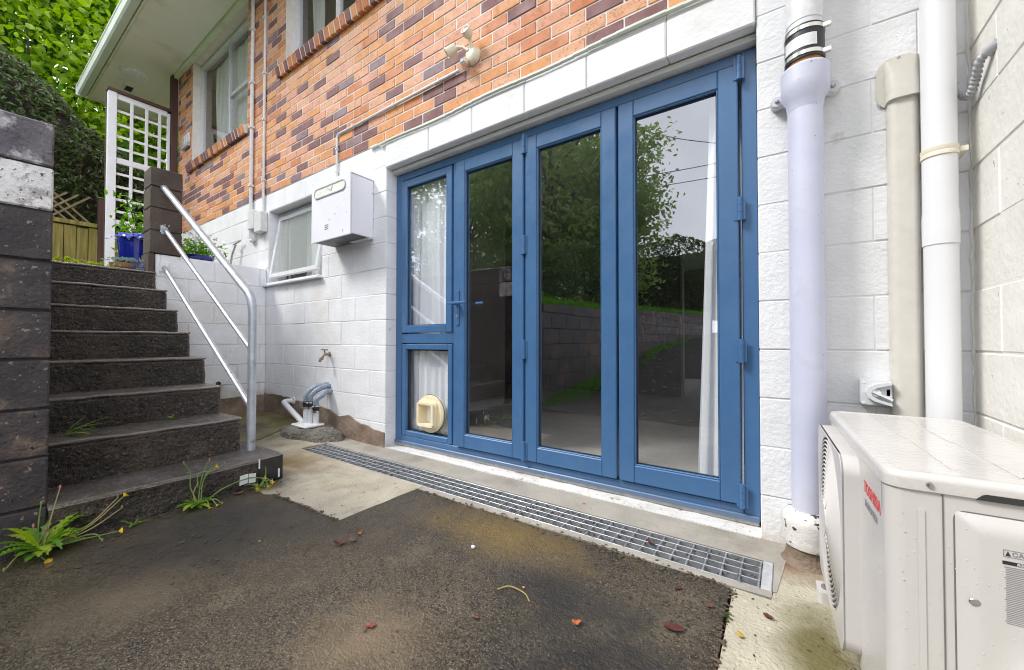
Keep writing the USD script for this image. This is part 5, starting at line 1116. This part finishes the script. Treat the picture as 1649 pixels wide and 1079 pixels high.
obj('inner_growth', M1(rough(cbox(-9, 5, -18.2, -17.3, 1.6, 4.7), .5, .2, .8, 3)), M['bark'], bh)
def cat_wire(A, B, sag):
    t = np.linspace(-1.2, 2.6, 40); A, B = np.array(A), np.array(B); p = A + (B - A) * t[:, None]; p[:, 2] += sag * ((t - .5) ** 2 - .25); return p
for i, (A, B, lab) in enumerate((((-4.15, -14, 8.95), (-2.33, -16.2, 8.88), 'highest of three power lines mirrored in the right door pane'), ((-4.16, -14, 7.25), (-2.32, -16.1, 8.0), 'middle of three power lines mirrored in the right door pane'), ((-4.15, -14, 6.75), (-2.33, -16.0, 7.4), 'lowest of three power lines mirrored in the right door pane'))):
    obj('power_line', M1(tube(cat_wire(A, B, .05), .016, 5)), M['wire'], label=lab, cat='power line')

# ------------------------------------------------------------------ pots and planting at the landing
pt = thing('flower_pot', 'glossy cobalt-blue ribbed pot overflowing with violet flowers on the landing', 'flower pot', loc=(-4.98, -.925, 1.233))
th = np.arange(40) * 2 * np.pi / 40
pr = [(.080, 0), (.098, .02), (.116, .16), (.126, .29), (.133, .335), (.140, .35), (.134, .358), (.12, .35), (.114, .31), (0, .31)]
v, f = lathe(pr, 40); fl_ = 1 + .02 * np.cos(np.arctan2(v[:, 1], v[:, 0]) * 14) * (v[:, 2] < .34); v[:, :2] *= fl_[:, None]
obj('pot', (v, f), M['blue_glaze'], pt, smooth=40)
g = rng(91); P = np.c_[g.normal(0, .068, 420), g.normal(0, .068, 420), .352 + .03 * g.random(420)]; P[:, 2] -= .5 * np.maximum(0, np.hypot(P[:, 0], P[:, 1]) - .13)
obj('flowers', leaves(P, .045, 92, up=.8, aspect=.7), M['violet'], pt, kind='stuff')
obj('foliage', leaves(P[:150] - [0, 0, .02], .04, 93), M['weed_leaf'], pt, kind='stuff')
pt2 = thing('flower_pot', 'second blue pot half hidden behind the pillar on the landing', 'flower pot', loc=(-5.15, -.72, 1.345))
obj('pot', M1(lathe([(.07, 0), (.10, .03), (.12, .15), (.125, .20), (.115, .2), (0, .18)], 32)), M['blue_glaze'], pt2, smooth=40)
obj('foliage', leaves(np.c_[g.normal(0, .06, 200), g.normal(0, .06, 200), .21 + .04 * g.random(200)], .045, 94), M['weed_leaf'], pt2, kind='stuff')
sh = thing('potted_shrub', 'glossy green shrub rising behind the blue pot against the trellis', 'shrub', loc=(-5.55, -.765, 1.30))
obj('pot', M1(lathe([(.09, 0), (.12, .22), (.13, .23), (.11, .23), (0, .21)], 28)), M['terracotta'], sh, smooth=40)
st_ = MB(); tips = []
for k in range(9):
    a = k * .7; e = np.array([.15 * math.cos(a) * (1 + .2 * g.random()), .15 * math.sin(a), .50 + .38 * g.random()]); st_.add(tube(smoothpath([(0, 0, .2), e * [.3, .3, .6], e], 4), .006, 5)); tips += [e * t_ for t_ in (.6, .75, .9, 1.0)]
obj('stems', st_, M['bark'], sh)
tips = np.array(tips); P = np.repeat(tips, 11, 0) + g.normal(size=(len(tips) * 11, 3)) * .05
obj('foliage', leaves6(P, .06, 95, up=.4, width=.2), M['lime_leaf_deep'], sh, kind='stuff')
bw = thing('planted_bowl', 'dark blue bowl of white flowers on top of the low wall', 'flower pot', loc=(-4.80, -.505, 1.36))
obj('bowl', M1(lathe([(.06, 0), (.09, .02), (.125, .09), (.130, .115), (.118, .115), (0, .09)], 32)), M['blue_glaze'], bw, smooth=40)
P = np.c_[g.normal(0, .09, 520), g.normal(0, .10, 520), .12 + .13 * g.random(520)]
obj('foliage', leaves(P, .035, 96, up=.5), M['lime_leaf_deep'], bw, kind='stuff')
P = np.c_[g.normal(0, .10, 150), g.normal(-.03, .12, 150), .22 + .10 * g.random(150)]
obj('flowers', leaves(P, .032, 97, up=.8, aspect=.9), M['white_petal'], bw, kind='stuff')
gp2 = thing('succulent_bowl', 'low pale bowl of grey-green succulents at the top step', 'flower pot', loc=(-4.70, -1.06, 1.233))
obj('bowl', M1(lathe([(.05, 0), (.085, .03), (.095, .07), (.085, .07), (0, .055)], 28)), M['terracotta'], gp2, smooth=40)
obj('foliage', leaves(np.c_[g.normal(0, .045, 160), g.normal(0, .04, 160), .085 + .03 * g.random(160)], .045, 98, up=.9, aspect=.3), leafmat('succulent', (.16, .24, .20), (.30, .38, .34)), gp2, kind='stuff')
eg = MB(); P = np.c_[-4.60 - .14 * g.random(260), -1.52 + .62 * g.random(260), 1.235 + .05 * g.random(260)]
obj('edging_plants', leaves(P, .038, 99, up=.6), leafmat('yellow_green', (.26, .32, .03), (.46, .48, .06)), label='low yellow-green creeping plants along the top step edge', cat='plants', kind='stuff')
obj('edging_flowers', leaves(np.c_[-4.60 - .12 * g.random(90), -1.06 + .16 * g.random(90), 1.25 + .06 * g.random(90)], .03, 100, up=.8), M['violet'], label='small violet flowers spilling over the top step by the pots', cat='flowers', kind='stuff')
gs = thing('garden_standpipe', 'thin grey bent garden tap standing behind the low wall', 'standpipe')
obj('pipe', M1(tube(smoothpath([(-5.28, -.06, 1.34), (-5.25, -.06, 1.58), (-5.16, -.05, 1.74)], 6), .011, 8)), M['galv'], gs, smooth=40)
obj('cross_bar', M1(tube([(-5.22, -.05, 1.745), (-5.06, -.035, 1.775)], .009, 8)), M['galv'], gs, smooth=40)

# ------------------------------------------------------------------ weeds
def blade(L, w, lobes, seed, bend=.5, curl=.3):
    """A toothed rosette leaf along +x, arching."""
    g = rng(seed); n = 19; t = np.linspace(0, 1, n)
    env = w * (np.sin(np.pi * np.clip(t * .96 + .02, 0, 1)) ** .8) * (.35 + .65 * t ** .6)
    tooth = 1 - lobes * (np.arange(n) % 2); hw = np.maximum(env * tooth * (1 + .15 * g.normal(size=n)), .0015)
    x = L * t; zc = L * bend * (t - (1 - .45 * curl) * t ** 2) + .004
    mid = np.c_[x, 0 * x, zc]; l = np.c_[x + .08 * L * (np.arange(n) % 2 == 0) * .4, hw, zc + hw * .35]; r = np.c_[x + .08 * L * (np.arange(n) % 2 == 0) * .4, -hw, zc + hw * .35]
    v = np.vstack([mid, l, r]); f = []
    for i in range(n - 1): f += [[i, i + 1, n + i + 1], [i, n + i + 1, n + i], [i, 2 * n + i + 1, i + 1], [i, 2 * n + i, 2 * n + i + 1]]
    return v, np.array(f)
def weed(label, base, n, L, w, seed, arcs=(0, 360), bend=.5, lobes=.5, mat_=None, rise=1.0, stems=(), name='weed'):
    t = thing(name, label, 'weed', loc=base); g = rng(seed)
    for i in range(n):
        a = arcs[0] + (arcs[1] - arcs[0]) * (i + g.random() * .6) / n; l = L * g.uniform(.6, 1.1)
        v, f = blade(l, w * g.uniform(.75, 1.15), lobes, seed * 50 + i, bend * g.uniform(.25, 1.9) * rise, g.uniform(.2, 1.6))
        obj('leaf', (v @ rotm([0, 0, 1], a).T, f), mat_ or M['weed_leaf' if i % 3 else 'weed_leaf_pale'], t, smooth=60)
    for pts, flower, dry in stems:
        p = smoothpath(pts, 7); obj('stem', M1(tube(p, np.linspace(.0030, .0020, len(p)), 6)), M['dry_stem'] if dry else M['stem'], t, smooth=40)
        if flower:
            d = p[-1] - p[-2]; d /= np.linalg.norm(d); e = p[-1]
            if flower in ('yellow', 'white'):
                N_ = 12; aa = np.arange(N_) * 2 * np.pi / N_; ax = np.cross(d, [.3, .5, .8]); ax /= np.linalg.norm(ax); bx_ = np.cross(d, ax)
                ring = e + d * .006 + .0135 * (np.cos(aa)[:, None] * ax + np.sin(aa)[:, None] * bx_) * (1 - .25 * (np.arange(N_) % 2))[:, None]
                vv = np.vstack([ring, e + d * .004, e - d * .006]); ff = [[i, (i + 1) % N_, N_] for i in range(N_)] + [[(i + 1) % N_, i, N_ + 1] for i in range(N_)]
                obj('flower', (vv, np.array(ff)), M['yellow'], t)
            else: obj('bud', M1(lathe([(0, 0), (.004, .003), (.0035, .012), (.001, .016)], 8, t=e - [0, 0, .004])), M['stem'] if flower == 'bud' else M['pink'], t, smooth=True)
G = lambda x, y: float(gz(x, y))
bx_, by_ = -2.415, -1.705; b0 = G(bx_, by_)
weed('lush green rosette weed at the foot of the black block wall', (bx_, by_, b0), 28, .145, .030, 3, bend=1.1, lobes=.62, stems=[
    ([(0, 0, .02), (-.02, .02, .12), (-.03, .045, .235)], 'pink', True), ([(0, 0, .02), (-.01, .12, .05), (-.04, .24, .14)], 'yellow', True), ([(0, .02, .02), (-.02, .13, .06), (-.05, .22, .135)], 'bud', True),
    ([(0, 0, .02), (0, .12, .04), (-.03, .23, .09)], 'bud', True), ([(.02, 0, .02), (.06, .10, .03), (.05, .21, .018)], 'yellow', False), ([(.02, 0, .02), (.07, .12, .045), (.09, .15, .012)], 'bud', False),
    ([(.02, 0, .02), (.07, -.01, .01), (.12, .0, .005)], 'white', False), ([(0, -.02, .02), (.03, -.06, .03), (.10, -.10, .01)], 'bud', True)])
weed('thin pink-bracted stalk against the black block wall', (-2.43, -1.715, b0), 3, .05, .010, 4, stems=[([(0, 0, 0), (0, -.002, .10), (0, .004, .19)], 'bud', False), ([(0, 0, .04), (.005, .012, .07), (.005, .018, .085)], 'pink', False), ([(0, 0, .06), (.005, -.012, .09), (.005, -.015, .11)], 'pink', False), ([(0, 0, .02), (.005, .015, .045), (.006, .022, .06)], 'pink', False)])
cx_, cy_ = -2.43, -1.20; c0 = G(cx_, cy_)
weed('straggly yellow-flowered weed with tall curved stalks before the bottom step', (cx_, cy_, c0), 18, .095, .020, 5, bend=.45, stems=[
    ([(0, 0, .01), (-.01, -.03, .10), (-.01, -.03, .17), (0, -.06, .225)], 'bud', False), ([(0, 0, .01), (-.01, .01, .10), (-.01, .03, .18), (.0, .045, .215)], 'pink', False), ([(0, .01, .01), (-.005, .02, .11), (-.01, .05, .165), (0, .075, .175)], 'yellow', False),
    ([(-.01, 0, .09), (-.01, .0, .15), (0, .02, .165), (0, .045, .155)], 'bud', False), ([(0, .01, .08), (0, .03, .14), (.0, .08, .17), (0, .11, .18)], 'bud', False),
    ([(.01, .01, .02), (.05, .02, .03), (.09, .02, .004)], 'yellow', False), ([(.01, .02, .02), (.05, .05, .03), (.085, .075, .004)], 'bud', False), ([(.01, .02, .02), (.05, .035, .035), (.09, .05, .006)], 'yellow', False),
    ([(.01, .02, .01), (.0, .10, .05), (.0, .22, .075), (.01, .30, .055)], 'yellow', False), ([(.01, .02, .01), (.0, .12, .06), (.005, .25, .07), (.02, .33, .03)], 'yellow', False), ([(.0, -.01, .02), (.0, -.02, .07), (.0, .0, .12)], None, True)])
ex_, ey_ = -2.405, -.93; e0 = G(ex_, ey_)
weed('small weed with hanging yellow flowers at the tiled step corner', (ex_, ey_, e0), 11, .065, .012, 6, bend=.6, stems=[([(0, 0, .01), (.02, -.02, .04), (.05, -.03, .02)], 'yellow', False), ([(0, 0, .01), (.02, .02, .045), (.055, .02, .02)], 'yellow', False), ([(0, 0, .01), (.01, .03, .05), (.04, .05, .03)], 'yellow', False), ([(0, 0, .01), (.0, .03, .07), (-.0, .03, .115)], None, False)])
weed('strap-leaved green tuft at the wall end of the third step', (-2.93, -1.60, STEPZ[1] + .0), 8, .16, .008, 7, arcs=(20, 120), bend=.5, lobes=.05, stems=[([(0, 0, 0), (.03, .03, .05), (.04, .07, .09)], None, False)])
weed('tiny green sprig in the crack under the third riser', (-3.02, -1.16, STEPZ[1] + .002), 6, .03, .009, 8, bend=.8)
weed('small green seedling along the bottom step foot', (-2.42, -1.44, G(-2.42, -1.44)), 6, .05, .008, 9, bend=.5)
weed('yellow-green sprig at the wall end of the top riser', (-4.47, -1.60, STEPZ[6] + .0), 6, .06, .014, 10, bend=.7, mat_=leafmat('sprig', (.26, .32, .03), (.40, .42, .05)))
fw = thing('wall_fern', 'tuft of grass hanging from the small hole in the low wall', 'weed', loc=(-4.512, -.42, .205)); g = rng(15)
for i in range(14):
    v, f = blade(.09 * g.uniform(.6, 1.1), .004, .02, 700 + i, .1, .9); obj('leaf', (v @ rotm([0, 0, 1], g.uniform(-60, 60)).T, f), M['weed_leaf'], fw)

g = rng(17); n = 900; t_ = g.random(n); P = np.c_[-.153 + g.normal(0, .006, n), -1.6 + 1.15 * t_, np.zeros(n)]; P[:, 2] = gz(P[:, 0], P[:, 1]) + .004; P = P[meshkit.fbm(P * 9, 2, 3) > .60]
obj('crack_moss', leaves(P, .009, 18, up=.6), leafmat('crack_moss_green', (.07, .10, .02), (.18, .20, .05)), label='thin line of moss in the joint between dark slab and pale pavement', cat='moss', kind='stuff')
# ------------------------------------------------------------------ fallen leaves and litter
def dead_leaf(x, y, size, mt, label, seed, rot=0, curl=.25, dz=.004, toothed=True):
    g = rng(seed); n = 16; a = np.linspace(0, 2 * np.pi, n, endpoint=False)
    size *= .68; r = size * .5 * (1 + (.16 * np.cos(a * 5 + .5) if toothed else 0) + .1 * g.normal(size=n)); px_, py_ = r * np.cos(a), r * np.sin(a) * .62
    zz_ = curl * size * ((px_ / size) ** 2 * 2 + .5 * np.abs(py_) / size) + .08 * size * g.random(n)
    v = np.vstack([np.c_[px_, py_, zz_], [[0, 0, .004]]]); f = [[i, (i + 1) % n, n] for i in range(n)]
    v2 = v - [0, 0, .0012]; vv = np.vstack([v, v2]); ff = f + [[b + n + 1, a_ + n + 1, c + n + 1] for a_, b, c in f]
    v_ = vv @ rotm([0, 0, 1], rot).T + [x, y, G(x, y) + dz]
    obj('fallen_leaf', (v_, np.array(ff)), M['leaf_' + mt], label=label, cat='leaf')
dead_leaf(-1.478, -1.02, .075, 'maroon', 'large curled dark red fallen leaf in the middle of the wet slab', 1, 60, .6)
dead_leaf(-1.462, -.975, .05, 'brown', 'brown fallen leaf lying against the curled dark red one', 2, 20, .4)
dead_leaf(-1.489, -.928, .04, 'orange', 'small orange fallen leaf just beyond the large curled dark red one', 3, 100, .5)
dead_leaf(-.504, -.889, .040, 'orange', 'bright orange fallen leaf alone at the lower right of the dark slab', 4, 30, .6)
dead_leaf(-.983, -1.232, .045, 'red', 'flat red fallen leaf near the bottom edge of the dark slab', 5, 40, .1)
dead_leaf(-.761, -1.034, .035, 'maroon', 'small blackish fallen leaf scrap on a pale patch of the slab', 6, 10, .2)
dead_leaf(-.27, -.747, .075, 'maroon', 'flat dark brown pointed leaf near the right edge of the dark slab', 7, 10, .1, toothed=False)
dead_leaf(-.20, -.585, .035, 'brown', 'small orange-brown leaf close to the drain at right', 8, 50, .3)
dead_leaf(-.30, -.545, .04, 'maroon', 'dark wet leaf beside the drain near its right end', 9, 80, .1)
dead_leaf(-.052, -.540, .045, 'maroon', 'thin dark leaf on the pale pavement by the pipe foot', 10, 150, .3, toothed=False)
dead_leaf(-.112, -.672, .035, 'ochre', 'yellow leaf on the pale pavement at right', 11, 120, .3, toothed=False)
dead_leaf(-1.776, -1.191, .018, 'ochre', 'tiny yellow leaf on the left of the dark slab', 12, 0, .2)
dead_leaf(-2.415, -1.03, .06, 'brown', 'brown dead leaf between the two yellow-flowered weeds', 13, 80, .4)
dead_leaf(-.46, -.30, .05, 'maroon', 'dark red leaf caught on the drain grate', 14, 20, .3, dz=.008)
dead_leaf(-.84, -.10, .022, 'orange', 'small orange leaf on the concrete in front of the door', 15, 20, .3)
dead_leaf(-.72, -.835, .018, 'orange', 'tiny orange leaf scrap beside the dry twig', 16, 20, .3)
dead_leaf(-.44, -1.13, .03, 'red', 'small red leaf at the bottom of the dark slab', 17, 0, .1)
obj('twig', M1(tube(smoothpath([(-.785, -.895, G(-.785, -.895) + .006), (-.755, -.865, -.172), (-.70, -.862, -.176), (-.665, -.885, -.178)], 6), .0022, 6)), M['dry_stem'], label='bent pale dry twig on the dark slab', cat='twig')
ip_ = trimesh.creation.icosphere(2, .010)
obj('pebble', M1(rough((ip_.vertices * [1, .8, .7] + [-1.022, -.737, G(-1.022, -.737) + .006], ip_.faces), .02, .002, 60)), M['pebble'], label='white pebble on the dark slab before the middle door', cat='pebble')
gm_ = rng(19); db = MB(); ic = trimesh.creation.icosphere(0)
for i in range(700):
    x_ = gm_.uniform(-2.4, .45); y_ = gm_.uniform(-1.45, -.42)
    s_ = .0012 + .003 * gm_.random() ** 3; db.add((ic.vertices * [s_ * gm_.uniform(.7, 2), s_, s_ * .5] @ rotm([0, 0, 1], gm_.uniform(0, 180)).T + [x_, y_, G(x_, y_) + .003], ic.faces))
def litter(ax, ay, bx2, by2, n_, spread, seed_):
    g_ = rng(seed_)
    for i in range(n_):
        t_ = g_.random(); x_, y_ = ax + (bx2 - ax) * t_ + g_.normal() * spread, ay + (by2 - ay) * t_ + g_.normal() * spread
        if x_ < -2.455 or y_ > -.40: continue
        q_ = .0015 + .005 * g_.random() ** 3; db.add((ic.vertices * [q_ * g_.uniform(1, 2.6), q_, q_ * .45] @ rotm([0, 0, 1], g_.uniform(0, 180)).T + [x_, y_, G(x_, y_) + .004], ic.faces))
litter(-2.44, -1.68, -2.44, -.80, 420, .018, 301); litter(-1.68, -.445, -.16, -.445, 300, .012, 302); litter(-.153, -1.6, -.153, -.44, 260, .008, 303); litter(-2.25, -.92, -1.69, -.905, 160, .008, 304); litter(-2.4, -1.6, -1.9, -1.3, 160, .12, 305)
obj('grit', db, M['dirt'], label='scattered grit and leaf crumbs over the paving', cat='grit', kind='stuff')

# ------------------------------------------------------------------ groups, and each thing's origin at its base
GROUPS = {'leaf': 'fallen leaves lying on the paving and drain', 'weed': 'weeds growing along the steps and walls', 'grate': 'drain grates in a row below the doors', 'power line': 'power lines mirrored in the door glass',
          'flower pot': 'planted pots by the top of the steps', 'junction box': 'junction boxes under the wall conduits'}
NGROUP = {'garden_tree': 'tall garden trees mirrored in the doors', 'dark_shrub': 'dark shrubs on the bank mirrored in the doors', 'wall_conduit': 'vertical conduits on the brick wall', 'sheer_curtain': 'white curtains behind the folding doors'}
bb = UsdGeom.BBoxCache(Usd.TimeCode.Default(), [UsdGeom.Tokens.default_, UsdGeom.Tokens.render])
for p in list(WORLD.GetPrim().GetChildren()):
    cd_ = p.GetCustomData(); nm_ = p.GetName().rstrip('0123456789').rstrip('_')
    gq_ = NGROUP.get(nm_) or GROUPS.get(cd_.get('category'))
    if gq_: p.SetCustomDataByKey('group', gq_)
    if p.IsA(UsdGeom.Xform) and not p.HasAuthoredReferences():
        op = UsdGeom.Xformable(p).GetOrderedXformOps()
        if len(op) == 1 and tuple(op[0].Get()) == (0, 0, 0):
            r_ = bb.ComputeWorldBound(p).ComputeAlignedRange(); lo_, hi_ = r_.GetMin(), r_.GetMax()
            c = Gf.Vec3d((lo_[0] + hi_[0]) / 2, (lo_[1] + hi_[1]) / 2, lo_[2]); op[0].Set(c)
            for q in p.GetChildren():
                if not q.IsA(UsdGeom.Xformable): continue
                ops = UsdGeom.Xformable(q).GetOrderedXformOps()
                if ops: ops[0].Set(Gf.Vec3d(ops[0].Get()) - c)
                else: UsdGeom.Xformable(q).AddTranslateOp().Set(-c)
